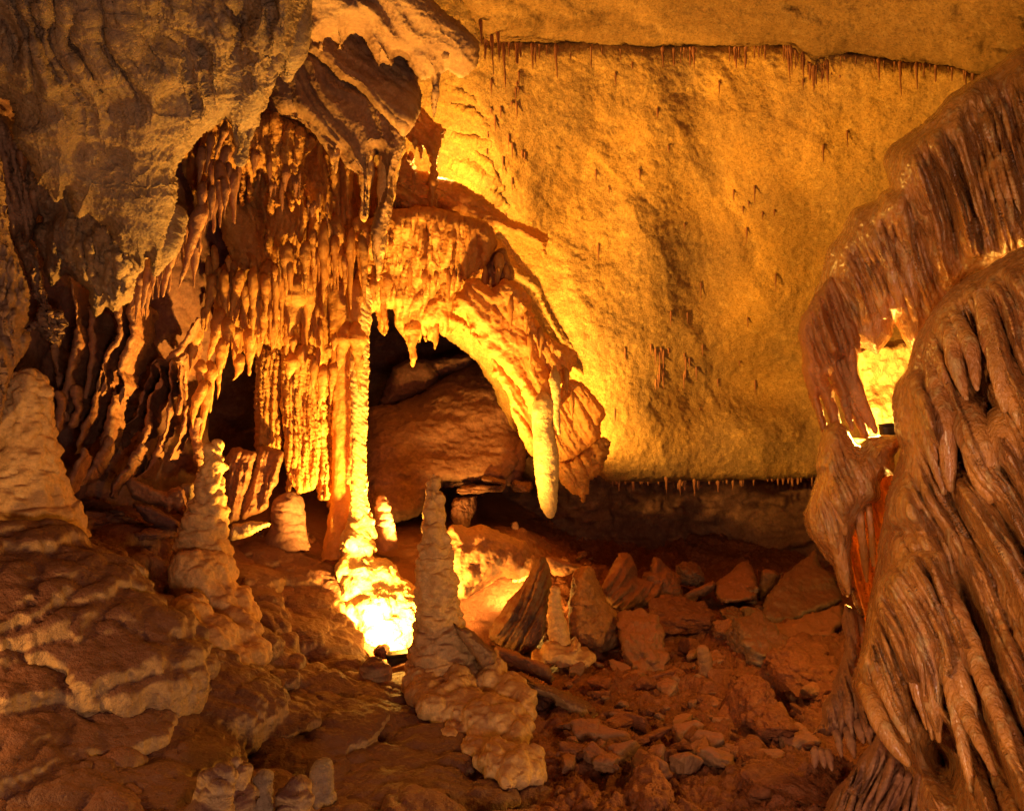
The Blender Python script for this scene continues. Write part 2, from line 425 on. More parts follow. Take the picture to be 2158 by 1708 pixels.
wf = smooth(1230, 1060, sx+60*wp+np.clip(1700-(CAMZ-z)/y*F-CY, -400, 400)*0)      # 1 = flowstone, 0 = clay
wt = wf*smooth(7.4, 6.4, y)
st = .15
zz = (z+.09*wp)/st; fr = zz-np.floor(zz)
zt = st*(np.floor(zz)+smooth(.30, .95, fr))-.09*wp*.3
z = z+(zt-z)*.8*wt*smooth(6.9, 6., y)
V = np.c_[x, y, z]
v = (np.arange(H_-1)[:, None]*W_+np.arange(W_-1)[None]).ravel()
Q = np.c_[v, v+1, v+W_+1, v+W_]
Vs = V.copy()
lump = bil(np.c_[x*2.1, y*1.9, z*3.6]+np.c_[wp, wp, wp]*.35, 3, .36)
fine = bil(np.c_[x*13, y*11, z*15], 2)
flute = bil(np.c_[x*9, y*5, z*1.6], 2)
clay = fbm(np.c_[x*1.6, y*1.6, z*1.6]+7, 5, .55); peb = bil(np.c_[x*9, y*9, z*9]+3, 4, .6)
nz = normals(V, Q)[:, 2]
steep = smooth(.95, .6, nz)
hgt = wf*(.085*lump*smooth(8.5, 6, y)+.02*lump+.004*fine+.02*flute*steep)+(1-wf)*(.09*clay+.035*peb)
V = V+normals(V, Q)*hgt[:, None]
o = mk('cave_floor', V, Q, M_floor, org=(0, 5, 0)); struct(o); o.data.materials.append(M_dirt)
mi = (wf[Q].mean(1)+.25*fbm(V[Q[:, 0]]*3.1, 3) < .5).astype(np.int32)
o.data.polygons.foreach_set('material_index', mi)

# ------------------------------------------------------------------ rear wall, ceiling, recess, left wall
wall_d = rbf([(850,-100,8.6),(700,300,10.2),(1000,100,9.2),(1000,400,9.7),(1050,600,9.9),(1180,800,9.9),(1290,960,10.2),(1200,300,9.7),(1450,250,9.6),(1450,600,10.6),(1450,850,10.9),(1700,300,9.3),
   (1620,700,10.9),(1700,900,11.2),(1700,1000,11.),(2000,250,8.5),(2000,700,9.9),(2300,300,7.6),(2300,900,9),(1500,1000,11.),(1050,850,10.6),(2300,-200,7),(1500,-200,9)])
def wall_fd(X, Y):
    p = np.c_[X/1000, Y/1000, X*0]
    r = .065*fbm(p*4.5+3, 4, .5)+.08*(1-np.abs(pn(np.c_[(X*.88-Y*.47)/210+.3*fbm(p*4, 2), (X*.47+Y*.88)/1100, X*0+2.5])))**2+.012*bil(np.c_[(X+.5*Y)/50, (Y-.5*X)/90, X*0], 3)
    # long scooped pockets
    r = r-.35*np.exp(-((X-1560)/150)**2-((Y-815)/65)**2)+.22*np.exp(-((X-1640)/120)**2-((Y-640)/90)**2)+.2*np.exp(-((X-1640)/110)**2-((Y-910)/60)**2)
    r = r-.07*np.exp(-((X-1480)/90)**2-((Y-450)/260)**2)+.18*np.exp(-((X-1380)/80)**2-((Y-450)/300)**2)
    return r
q = [(640,-60),(1000,-60),(1040,70),(1200,80),(1660,90),(2060,140),(2600,200),(2600,1200),(2100,1080),(1830,1020),(1720,1006),(1600,1010),(1450,1016),(1290,1016),(1240,985),(1210,1000),(1100,950),(1000,760),(760,560),(640,420)]
V, Q = slab(q, lambda X, Y: wall_d(X, Y)+.25, front=.25, back=.7, R=45, h=3.6, jag=6, js=55, fd=lambda X, Y, D: wall_fd(X, Y), seed=2)
V = push(V, Q, lambda p: .012*fbm(p*7, 4, .6)+.010*bil(p*24, 3, .6))
struct(mk('cave_wall', V, Q, M_wall))

ceil_d = rbf([(1020,80,8.75),(1200,92,9.2),(1450,97,9.15),(1660,97,8.8),(1720,142,8.75),(1800,122,8.7),(2060,155,7.9),(1000,-100,7.6),(1500,-200,7.0),(2100,-200,6.2),(2500,100,6.4),(1500,-600,5),(600,-600,5),(2400,-600,4.6)])
LEDGE = [(1022,82),(1060,88),(1110,90),(1160,95),(1200,96),(1260,98),(1330,104),(1385,103),(1420,100),(1500,97),(1570,98),(1640,93),(1665,97),(1690,118),(1712,138),(1730,134),(1770,118),(1810,118),(1870,128),(1950,133),(2020,143),(2062,158)]
q = LEDGE+[(2200,150),(2700,60),(2700,-700),(500,-700),(900,-120),(985,20)]
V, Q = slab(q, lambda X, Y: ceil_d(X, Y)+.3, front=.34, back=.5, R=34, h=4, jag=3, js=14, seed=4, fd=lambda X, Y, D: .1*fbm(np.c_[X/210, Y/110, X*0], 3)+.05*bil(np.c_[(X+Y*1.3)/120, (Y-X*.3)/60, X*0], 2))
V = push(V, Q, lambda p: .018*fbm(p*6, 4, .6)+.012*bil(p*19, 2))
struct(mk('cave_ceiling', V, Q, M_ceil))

rec_d = rbf([(1180,950,10.8),(1180,1200,11.6),(1300,1040,11.7),(1300,1210,11.5),(1500,1040,12.4),(1500,1130,12.6),(1500,1240,11.6),(1720,1010,11.9),(1720,1240,11.6),(2000,1050,11),(2000,1300,11),(1080,1000,12.5)])
V, Q = sheet(1060, 2300, 940, 1290, rec_d, 4, lambda X, Y: .22*fbm(np.c_[X/190, Y/60, X*0], 4)+.09*bil(np.c_[X/70, Y/40, X*0], 2))
V = push(V, Q, lambda p: -.03*bil(p*6, 3))
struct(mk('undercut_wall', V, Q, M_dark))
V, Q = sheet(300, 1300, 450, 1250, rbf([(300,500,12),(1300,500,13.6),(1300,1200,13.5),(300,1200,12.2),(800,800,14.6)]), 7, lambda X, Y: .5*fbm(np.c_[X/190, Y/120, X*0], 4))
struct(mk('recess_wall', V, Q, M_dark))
lw_d = rbf([(-300,300,4.6),(-40,400,5.6),(60,700,6.6),(60,1060,6.7),(200,500,7.0),(200,800,7.5),(200,1100,7.5),(350,600,7.8),(350,950,8.),(470,600,8.5),(430,1000,8.5),(-300,1200,4.8),(430,300,8.2),(560,500,9.3),(-700,700,3.2)])
q = [(-800,-200),(300,-100),(640,200),(640,640),(520,700),(440,790),(440,905),(445,1010),(440,1150),(200,1180),(-800,1500)]
V, Q = slab(q, lambda X, Y: lw_d(X, Y)+.3, front=.3, back=.6, R=50, h=4, jag=4, js=30, seed=5, fd=lambda X, Y, D: .10*fbm(np.c_[X/160, Y/300, X*0], 3)+.06*bil(np.c_[(X+.4*Y)/55, Y/330, X*0], 2)*smooth(700, 900, Y))
V = push(V, Q, lambda p: .03*fbm(p*5, 4, .55)+.01*bil(p*16, 2))
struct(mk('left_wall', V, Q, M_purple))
# closing rock overhead so the passage is a real cave from other places too
V, Q = sheet(-2400, 700, -1500, -90, rbf([(-2400,-1500,1.6),(700,-1500,2.2),(-2400,-90,3),(700,-90,4.6)]), 14, lambda X, Y: .12*fbm(np.c_[X/260, Y/200, X*0], 4))
struct(mk('roof', V, Q, M_slab))
# ------------------------------------------------------------------ hanging rock at upper left
def crumple(p, a=.020):
    w = fbm(p*2.5, 2)[:, None]
    q = p*np.array([3.6, 3.6, 9.])+w*.9
    def saw(f, wf, ws, sd):
        ph = p[:, 2]*f+wf*fbm(p*np.array([ws, ws, ws*.45])+sd, 4, .6); sw = ph-np.floor(ph)
        return np.where(sw < .8, (.8-sw)/.8, (sw-.8)/.2)*(.25+.75*smooth(-.4, .5, fbm(p*ws*.6+sd+20, 2)))
    return .7*a*fbm(q, 3)+1.0*a*saw(11, 2.6, 4.5, 1)+.62*a*saw(27, 3.4, 10., 5)+.2*a*fbm(p*30, 3)+.045*fbm(p*1.4, 2)
def flows(ang, wid, lng, amp, pw=1., seed=0, sec=.9):
    ca, sa = math.cos(math.radians(ang)), math.sin(math.radians(ang))
    def fn(X, Y, D):
        u = X*ca-Y*sa; v = X*sa+Y*ca          # v runs down the flow
        w = fbm(np.c_[X/150, Y/190, X*0+seed], 2)
        a = np.abs(pn(np.c_[u/wid+w*.9, v/lng, X*0+seed*5.1]))**pw
        b = np.abs(pn(np.c_[u/wid*2.3+w*1.5, v/lng*1.6, X*0+seed*5.1+9]))**pw
        return amp*(a*2+b*sec-.6)
    return fn
def thing(name, V, Q, m, label, cat, group=None, org=None):
    return tag(mk(name, V, Q, m, org), label, cat, group)

q = T(1, [(-260,-360),(1900,-360),(1850,0),(1820,150),(1770,300),(1725,420),(1690,487),(1655,450),(1632,370),(1618,430),(1598,462),(1590,540),(1565,620),(1545,658),(1530,640),(1520,710),(1490,790),(1468,830),(1445,800),(1440,880),(1412,950),(1390,900),(1370,830),(1345,730),(1330,705),(1290,740),(1200,830),(1150,900),(1090,990),(1075,1040),(1085,1100),(1060,1250),(1015,1400),(990,1500),(950,1560),(910,1622),(880,1560),(870,1520),(850,1580),(815,1590),(800,1545),(730,1500),(670,1430),(625,1330),(570,1290),(520,1245),(490,1260),(460,1278),(440,1240),(415,1160),(400,1130),(370,1165),(330,1188),(310,1140),(250,1100),(210,1085),(180,1020),(100,900),(60,820),(70,700),(50,600),(-60,560),(-260,500)])
f1 = flows(18, 60, 420, .085, .8, seed=1, sec=.6)
def fd1(X, Y, D):
    e = f1(X, Y, D)*smooth(420, 60, Y)+.05*np.exp(-((Y-178-.02*(X-380))/26)**2)*smooth(500,400,X)*smooth(240,300,X)
    return e+.09*fbm(np.c_[X/170, Y/120, X*0+2], 3)+.16*np.exp(-((X-590)/60)**2)*smooth(250, 40, Y)-.12*np.exp(-((X-520+.1*Y)/26)**2)*smooth(330, 100, Y)
V, Q = slab(q, rbf([(0,0,3.9),(640,0,4.3),(320,560,5.2),(0,300,4.5),(520,300,4.9),(300,250,4.55)]), front=.22, back=.35, R=60, h=2.4, jag=2, js=14, fd=fd1, seed=1)
V = push(V, Q, crumple)
huge = empty('hanging_rock', P3(320, 560, 5.2)); tag(huge, 'huge crumpled grey-brown rock hanging from the ceiling with blunt drip points along its lower edge', 'rock')
mk('body', V, Q, M_slab, None, huge)
for b, tp, r in [((1560,60),(1412,952),84),((1560,250),(1468,832),46),((1600,160),(1546,660),48),((1710,-20),(1690,488),92),((1000,1250),(910,1625),70),((300,950),(330,1190),46),((430,1000),(460,1280),44),((1640,200),(1605,470),40),((780,1400),(818,1592),50)]:
    B = T(1, [b, ((b[0]+tp[0])/2+8, (b[1]+tp[1])/2), tp]); dv = [3.9+1.35*max(0, Y)/560+.35*X/640 for X, Y in B]; k = .3579
    V, Q = tube([(*B[0], dv[0]+.08, r*k*1.1), (*B[1], dv[1]-.1, r*k*.85), (B[1][0]*.35+B[2][0]*.65, B[1][1]*.35+B[2][1]*.65, dv[2]-.1, r*k*.5), (*B[2], dv[2]-.05, r*k*.2)], n=26, step=2.2)
    V = push(V, Q, lambda p: crumple(p, .013)); mk('drip_point', V, Q, M_slab, None, huge)

q = T(4, [(60,-450),(350,-420),(560,-300),(760,-150),(900,-60),(950,30),(900,120),(830,180),(810,250),(800,350),(770,410),(740,420),(700,465),(660,470),(630,440),(610,480),(575,515),(540,500),(500,400),(515,340),(430,290),(400,250),(330,318),(290,328),(250,230),(235,150),(190,40),(200,-50),(250,-80),(190,-150),(120,-250)])
V, Q = slab(q, rbf([(60,400,5.5),(300,480,5.6),(200,660,5.75)]), front=.25, back=.3, R=40, h=2.4, jag=2, js=12, fd=lambda X, Y, D: .08*fbm(np.c_[X/40, Y/60, X*0], 3)+.05*bil(np.c_[X/30, Y/90, X*0], 2), seed=3)
V = push(V, Q, lambda p: crumple(p, .016))
thing('hanging_rock', V, Q, M_slab, 'smaller lumpy tan rock with rounded teeth tucked under the huge hanging rock', 'rock')
q = T(4, [(-260,-900),(-60,-620),(20,-420),(60,-250),(75,-60),(100,90),(165,330),(150,470),(120,560),(165,610),(150,700),(90,800),(60,900),(40,1000),(0,1150),(-160,1250),(-400,900)])
V, Q = slab(q, rbf([(-50,300,4.7),(50,600,5.0),(-20,900,4.9),(30,450,4.9)]), front=.2, back=.3, R=36, h=2.6, jag=2.2, js=14, fd=lambda X, Y, D: .1*bil(np.c_[X/42, Y/120, X*0+4], 3), seed=6)
V = push(V, Q, lambda p: crumple(p, .014))
thing('flowstone_curtain', V, Q, M_ledge, 'brown scalloped flowstone curtain running down the left edge of the picture', 'flowstone')
q = T(4, [(120,-60),(220,100),(280,330),(320,420),(390,440),(400,520),(385,640),(350,690),(300,665),(240,640),(215,580),(170,600),(130,640),(120,560),(200,450),(130,200),(60,0)])
V, Q = slab(q, 5.95, front=.18, back=.2, R=22, h=2.2, jag=2.5, js=9, fd=lambda X, Y, D: .07*bil(np.c_[X/26, Y/40, X*0], 2), seed=8)
V = push(V, Q, lambda p: crumple(p, .02))
thing('hanging_rock', V, Q, M_ledge, 'knobbly cauliflower-like brown lump hanging between the left curtain and the draperies', 'rock')
q = T(4, [(0,-700),(150,-560),(210,-420),(260,-230),(230,-100),(180,30),(150,60),(120,-20),(80,30),(40,-40),(0,-60),(-150,-100),(-200,-600)])
V, Q = slab(q, rbf([(0,300,5.3),(80,480,5.6),(0,480,5.5)]), front=.2, back=.3, R=22, h=2.4, jag=2, js=12, fd=flows(8, 20, 120, .07, seed=4), seed=9)
V = push(V, Q, lambda p: crumple(p, .014))
thing('hanging_rock', V, Q, M_ledge, 'dim ribbed rock behind the left tip of the huge hanging rock', 'rock')

# ------------------------------------------------------------------ draperies of the left wall
DR = 'narrow draperies down the left wall'
for (e, d, off, th, lab) in [
 ([(640,330),(690,470),(692,620),(640,700),(612,780),(618,870),(602,955)], 6.3, (-70,20,.9), 9, 'broad reddish drapery below the tip of the lumpy tan rock, folded like cloth'),
 ([(775,340),(770,430),(778,600),(742,680),(702,800),(728,890),(712,1010)], 6.35, (-60,10,.9), 9, 'curled drapery with a ragged foot beside the dim red wall'),
 ([(410,250),(425,330),(440,450),(452,600),(420,760),(392,900),(372,1100)], 6.2, (-50,10,.8), 10, 'long dark red drapery reaching down toward the fat ringed stalagmite'),
 ([(528,430),(532,560),(535,700),(525,850),(498,970)], 6.3, (-50,0,.8), 13, 'thick rounded red drapery hanging between two long narrow ones'),
 ([(588,800),(572,920),(532,1050),(482,1180),(436,1300)], 6.25, (-60,10,.8), 7, 'slanting drapery with a bright orange edge low on the left wall'),
 ([(1165,500),(1140,530),(1092,620),(1035,700),(972,740),(922,738),(880,830),(832,960),(800,1080),(735,1130),(688,1290)], 6.9, (-75,45,1.0), 5, 'longest drapery whose glowing edge zigzags down the dim red wall'),
 ([(915,760),(945,850),(890,950),(866,1020),(876,1150),(815,1250)], 6.8, (-65,30,.8), 5, 'thin zigzag drapery just right of the longest one'),
 ([(1010,740),(1003,850),(998,1000),(984,1130),(936,1250)], 6.8, (-65,25,.8), 5, 'thin straight drapery with a bright lower edge left of the dark hole'),
 ([(1100,1010),(1085,1100),(1058,1190),(995,1340)], 6.9, (-60,25,.7), 6, 'short dark drapery beside the tall tapering stalagmite'),
 ([(672,930),(640,1100),(634,1200),(588,1290),(520,1400)], 6.4, (-60,20,.8), 8, 'low ragged drapery above the dark floor crevice'),
 ([(335,930),(345,1010),(330,1130),(310,1180)], 6.1, (-40,10,.5), 8, 'short brown drapery stub right behind the fat ringed stalagmite'),
 ([(1062,760),(1056,860),(1066,960),(1050,1060)], 6.75, (-45,15,.5), 9, 'stubby pale drapery with a notched foot near the claw shaped stalactite'),
 ([(445,900),(440,980),(455,1060),(420,1130)], 6.2, (-40,5,.5), 9, 'small curled drapery low between the long red ones'),
 ([(300,640),(330,760),(345,900),(330,1000)], 6.5, (-50,10,.6), 12, 'shadowed drapery at the back of the left wall'),
 ([(500,1260),(470,1330),(430,1430),(415,1540)], 5.9, (-70,30,.6), 10, 'orange lit drapery foot beside the fat ringed stalagmite'),
 ([(640,1190),(600,1290),(540,1390),(470,1480)], 6.3, (-70,40,.6), 12, 'lumpy drapery foot spreading above the floor crevice'),
 ([(850,1230),(790,1330),(700,1440),(660,1550)], 6.6, (-80,50,.7), 16, 'broad dark drapery foot left of the fallen broken slab'),
 ([(960,1180),(930,1290),(870,1380),(800,1440)], 6.9, (-70,40,.6), 12, 'purple drapery foot above the fallen broken slab'),
 ([(1170,1080),(1150,1180),(1180,1290),(1165,1390)], 7., (-60,10,.6), 14, 'dark rib of rock just left of the tall tapering stalagmite tip'),
 ]:
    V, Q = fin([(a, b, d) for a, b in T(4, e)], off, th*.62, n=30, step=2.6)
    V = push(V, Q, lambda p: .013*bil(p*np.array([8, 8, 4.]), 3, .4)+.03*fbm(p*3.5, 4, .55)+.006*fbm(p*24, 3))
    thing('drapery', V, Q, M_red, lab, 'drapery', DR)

# ------------------------------------------------------------------ ledges above the middle
q = T(2, [(250,-160),(480,-160),(700,-60),(1000,-160),(1100,-100),(1200,20),(1330,120),(1450,250),(1445,390),(1390,435),(1330,455),(1265,405),(1218,440),(1212,520),(1200,640),(1182,718),(1165,640),(1172,520),(1160,455),(1130,470),(1110,470),(1040,400),(1010,345),(960,332),(930,390),(880,372),(860,398),(820,350),(780,290),(750,230),(700,215),(650,270),(638,290),(622,322),(608,270),(570,240),(545,232),(530,290),(513,322),(500,270),(470,255),(440,235),(420,262),(412,330),(400,357),(385,300),(390,200),(420,100),(330,60)])
V, Q = slab(q, rbf([(620,50,6.2),(900,0,6.4),(1000,130,6.9),(800,120,6.6)]), front=.3, back=.5, R=50, h=2.6, jag=2, js=12, fd=flows(50, 60, 400, .06, seed=6), seed=11)
V = push(V, Q, lambda p: crumple(p, .014))
thing('rock_ledge', V, Q, M_ledge, 'topmost brown ledge with a scalloped lower edge above the stalactites', 'rock ledge')
V, Q = tube([(*T(2, [p])[0], d, r) for p, d, r in [((880,-140),6.3,26),((960,-10),6.35,27),((1040,80),6.4,27),((1140,150),6.5,25),((1250,185),6.6,23),((1330,225),6.7,20),((1375,245),6.75,12)]], n=28, tip=True)
a = [(V, Q)]
for b, t_, r in [((1240,200),(1243,342),9), ((1352,235),(1350,305),7)]:
    a.append(tube([(*T(2, [b])[0], 6.55, r*1.4), (*T(2, [((b[0]+t_[0])/2, (b[1]+t_[1])/2)])[0], 6.55, r*.8), (*T(2, [t_])[0], 6.55, r*.4)], n=12))
V, Q = fuse(a, .012, 2); V = push(V, Q, lambda p: crumple(p, .013))
thing('rock_ledge', V, Q, M_ledge, 'rounded log-like roll of brown rock with two drips crossing the topmost ledge', 'rock ledge')
q = T(2, [(200,140),(420,250),(440,300),(500,345),(560,400),(620,480),(720,540),(840,650),(950,740),(1000,800),(1100,640),(1110,560),(1080,470),(1150,380),(1100,250),(700,60),(300,-60)])
V, Q = slab(q, rbf([(600,60,7.0),(850,180,7.1),(850,260,6.95)]), front=.25, back=.5, R=30, h=2.6, jag=2, js=14, fd=flows(48, 45, 500, .05, seed=7), seed=12)
V = push(V, Q, lambda p: crumple(p, .013))
thing('rock_ledge', V, Q, M_ledge, 'middle brown ledge sloping down to the right under the topmost ledge', 'rock ledge')
# the ledge with the two great teeth
q = T(2, [(160,430),(300,300),(480,280),(620,420),(760,500),(950,650),(1010,760),(1015,860),(1003,920),(985,970),(950,1045),(935,1180),(918,1300),(905,1360),(885,1470),(868,1560),(850,1648),(832,1570),(806,1470),(800,1400),(806,1330),(860,1180),(880,1080),(866,1000),(845,930),(832,890),(826,960),(815,1080),(803,1200),(795,1290),(770,1306),(750,1280),(742,1160),(738,1040),(720,1030),(690,1010),(655,980),(625,905),(618,960),(612,1010),(600,1029),(590,985),(587,960),(584,1012),(574,990),(566,905),(520,830),(490,790),(440,735),(405,708),(380,700),(330,690),(285,690),(220,660)])
V, Q = slab(q, rbf([(600,180,7.5),(800,260,7.3),(830,330,7.2),(800,560,7.55),(760,460,7.4)]), front=.3, back=.4, R=32, h=2.2, jag=1.5, js=12, fd=flows(35, 60, 300, .06, seed=8), seed=13)
V = push(V, Q, lambda p: crumple(p, .012))
low = empty('rock_ledge', P3(800, 320, 7.2)); tag(low, 'lowest brown ledge tapering into two great stalactite teeth', 'rock ledge')
mk('body', V, Q, M_ledge, None, low)
for L in ([(800,780,20),(790,880,50),(784,980,46),(778,1090,38),(772,1200,27),(769,1308,11)], [(960,760,30),(935,880,76),(915,1000,64),(900,1130,52),(888,1260,42),(872,1400,34),(860,1530,24),(850,1650,10)], [(606,850,14),(602,930,20),(600,1030,6)], [(585,860,12),(583,950,16),(583,1012,5)]):
    B = T(2, L); V, Q = tube([(X, Y, 7.5 if i == 0 else 7.12+.0003*Y, r*.3579) for i, (X, Y, r) in enumerate(B)], n=32, step=2)
    V = push(V, Q, lambda p: .012*bil(p*np.array([9, 9, 6.]), 3)+.012*fbm(p*5, 3)+.003*bil(p*28, 2)); mk('tooth', V, Q, M_cone, None, low)

# ------------------------------------------------------------------ amber curtain mass
q = [(380,300),(470,200),(620,230),(760,330),(880,400),(960,440),(985,520),(985,560),(940,600),(870,640),(800,610),(780,650),(770,690),(745,700),(715,740),(690,800),(660,760),(625,735),(590,742),(560,730),(540,745),(520,716),(497,760),(485,700),(470,690),(450,660),(470,560),(500,560),(480,480),(440,400),(400,420)]
fa_ = flows(-4, 34, 260, .16, seed=9)
V, Q = slab(q, rbf([(450,300,8.1),(800,420,8.7),(600,700,8.5),(480,500,8.4),(900,560,8.9),(650,450,8.35)]), front=.3, back=.5, R=34, h=2.2, jag=3, js=10, fd=lambda X, Y, D: fa_(X, Y, D)+.14*bil(np.c_[X/70, Y/150, X*0], 2), seed=14)
V = push(V, Q, lambda p: .022*bil(p*np.array([7, 7, 2.2]), 3)+.010*bil(p*np.array([22, 22, 14.]), 2))
thing('flowstone_curtain', V, Q, M_amber, 'great amber curtain of rippled flowstone behind the hanging stalactites', 'flowstone')
# slanting smooth slab inside the curtain
q = T(1, [(1270,1060),(1310,1080),(1480,1230),(1530,1330),(1560,1500),(1610,1560),(1620,1720),(1560,1900),(1540,2000),(1500,1960),(1490,1800),(1450,1700),(1330,1440),(1310,1360),(1290,1300),(1262,1150)])
V, Q = slab(q, rbf([(460,380,7.9),(520,480,8.05),(560,650,8.2)]), front=.2, back=.3, R=26, h=2.2, jag=1.5, js=14, seed=15)
V = push(V, Q, lambda p: .02*bil(p*np.array([6, 6, 4.]), 3)+.006*bil(p*24, 2))
thing('drapery', V, Q, M_amber, 'broad smooth tan drapery slanting across the amber curtain', 'drapery')
q = T(1, [(1230,620),(1310,590),(1420,640),(1520,700),(1620,640),(1690,700),(1760,730),(1830,790),(1860,820),(1840,870),(1790,930),(1780,1010),(1795,1060),(1770,1110),(1755,1200),(1745,1060),(1730,1150),(1715,1240),(1700,1120),(1680,1080),(1660,1190),(1640,1090),(1630,1225),(1612,1170),(1600,1262),(1575,1230),(1590,1100),(1560,1040),(1520,1000),(1490,1080),(1480,1180),(1465,1195),(1460,1080),(1450,1020),(1432,1130),(1420,1222),(1415,1130),(1420,1030),(1400,1010),(1380,1120),(1356,1218),(1352,1100),(1350,1040),(1320,980),(1280,1060),(1240,1120),(1200,1070),(1180,900)])
V, Q = slab(q, rbf([(450,250,7.5),(640,270,7.7),(560,420,7.8)]), front=.26, back=.3, R=26, h=2., jag=2, js=9, fd=flows(0, 26, 150, .1, seed=10), seed=16)
V = push(V, Q, lambda p: .026*bil(p*np.array([9, 9, 6.]), 3)+.012*bil(p*24, 2))
thing('flowstone_curtain', V, Q, M_amber, 'orange fringed curtain hanging in the shade just right of the huge hanging rock', 'flowstone')
# arch over the dark opening
q = T(5, [(560,-60),(900,-160),(1300,-60),(1350,60),(1300,200),(1230,260),(1150,310),(1105,400),(1096,465),(1150,500),(1190,558),(1165,556),(1158,590),(1148,552),(1100,556),(1075,580),(1050,608),(1025,590),(1012,550),(1004,600),(1000,650),(990,686),(982,640),(970,605),(960,630),(952,590),(942,560),(934,636),(924,590),(910,570),(900,652),(890,600),(882,560),(877,640),(876,740),(858,784),(846,740),(838,690),(818,620),(760,530),(748,480),(742,445),(712,440),(708,560),(696,604),(680,590),(665,560),(655,470),(640,452),(610,462),(560,545),(535,605),(525,580),(515,606),(500,580),(490,500),(500,400),(540,200)])
V, Q = slab(q, rbf([(800,520,8.25),(960,520,8.3),(880,680,8.6),(760,640,8.5)]), front=.3, back=.4, R=26, h=2., jag=1.6, js=9, fd=flows(-6, 30, 120, .09, seed=11), seed=17)
V = push(V, Q, lambda p: .018*bil(p*np.array([6, 6, 4.]), 3)+.02*fbm(p*5, 3)+.006*bil(p*np.array([22, 22, 30.]), 2))
thing('flowstone_curtain', V, Q, M_amber, 'golden arch of flowstone with short drips above the black opening', 'flowstone')
# ear shaped drapery right of the opening
q = T(5, [(1160,300),(1215,262),(1330,330),(1400,270),(1480,300),(1530,340),(1562,410),(1560,470),(1640,590),(1780,680),(1822,700),(1815,760),(1800,790),(1760,850),(1722,900),(1725,1000),(1690,1070),(1560,1070),(1548,1055),(1520,980),(1480,900),(1405,810),(1340,735),(1280,690),(1235,570),(1205,620),(1195,520),(1180,470),(1120,460),(1096,470),(1110,380)])
fe = flows(37, 40, 400, .07, seed=12)
V, Q = slab(q, rbf([(970,600,8.0),(1100,640,8.05),(1190,750,8.3),(1140,860,8.25),(1020,720,8.2)]), front=.22, back=.2, R=22, h=2.2, jag=3.5, js=8, fd=fe, seed=18)
V = push(V, Q, lambda p: .016*bil(p*np.array([10, 10, 8.]), 3)+.012*fbm(p*14, 3))
thing('drapery', V, Q, M_amber, 'large ear shaped orange drapery bordering the black opening', 'drapery', org=P3(1140, 860, 8))
q = T(5, [(1215,560),(1290,690),(1350,740),(1480,880),(1560,1000),(1700,960),(1765,860),(1850,880),(1900,930),(1960,1000),(1992,1060),(1960,1130),(1962,1200),(1860,1290),(1760,1350),(1715,1345),(1600,1340),(1555,1300),(1490,1180),(1440,1050),(1420,950),(1350,840),(1335,850),(1325,740),(1240,650)])
V, Q = slab(q, rbf([(1010,700,8.4),(1110,900,8.55),(1270,860,8.6),(1180,960,8.7)]), front=.12, back=.15, R=16, h=2.2, jag=1.8, js=7, fd=flows(33, 20, 300, .05, seed=13), seed=19)
V = push(V, Q, lambda p: .014*bil(p*np.array([14, 14, 10.]), 3)+.01*fbm(p*14, 3))
thing('drapery', V, Q, M_amber, 'thin ribbed orange sheet behind the ear shaped drapery and the thick hanging stalactite', 'drapery')
q = T(5, [(1690,1320),(1765,1345),(1870,1280),(1960,1200),(2020,1225),(1990,1330),(1942,1430),(1900,1445),(1885,1465),(1895,1520),(1872,1540),(1862,1578),(1842,1545),(1770,1500),(1718,1425),(1690,1380)])
V, Q = slab(q, 8.75, front=.18, back=.2, R=16, h=2.2, jag=2.5, js=7, fd=flows(30, 20, 90, .07, seed=14), seed=20)
V = push(V, Q, lambda p: .03*bil(p*np.array([10, 10, 10.]), 3)+.01*fbm(p*14, 3))
thing('drapery', V, Q, M_amber, 'ragged golden flap hanging lowest beside the thick hanging stalactite', 'drapery')
q = T(5, [(1270,240),(1300,170),(1345,110),(1400,80),(1425,160),(1455,250),(1440,330),(1400,300),(1380,350),(1360,310),(1330,340),(1300,300)])
V, Q = slab(q, 8.35, front=.2, back=.4, R=16, h=2., jag=2.5, js=7, fd=flows(5, 14, 60, .06, seed=51), seed=81)
V = push(V, Q, lambda p: .02*bil(p*np.array([9, 9, 7.]), 3)); thing('hanging_rock', V, Q, M_straw, 'dark rust knob perched at the top of the ear shaped drapery', 'rock')
q = [(880,420),(960,400),(1040,440),(1110,490),(1160,560),(1190,640),(1225,720),(1240,790),(1190,810),(1140,780),(1100,740),(1000,650),(940,570)]
V, Q = slab(q, rbf([(900,430,9.6),(1100,600,10.15),(1280,900,10.35)]), front=.38, back=.4, R=34, h=2.6, jag=3, js=12, fd=flows(38, 34, 300, .09, seed=52), seed=82)
V = push(V, Q, lambda p: .02*bil(p*np.array([7, 7, 7.]), 3)+.008*bil(p*22, 2)); thing('flowstone_curtain', V, Q, M_wall, 'rippled amber band joining the ear shaped drapery to the bright wall', 'flowstone')
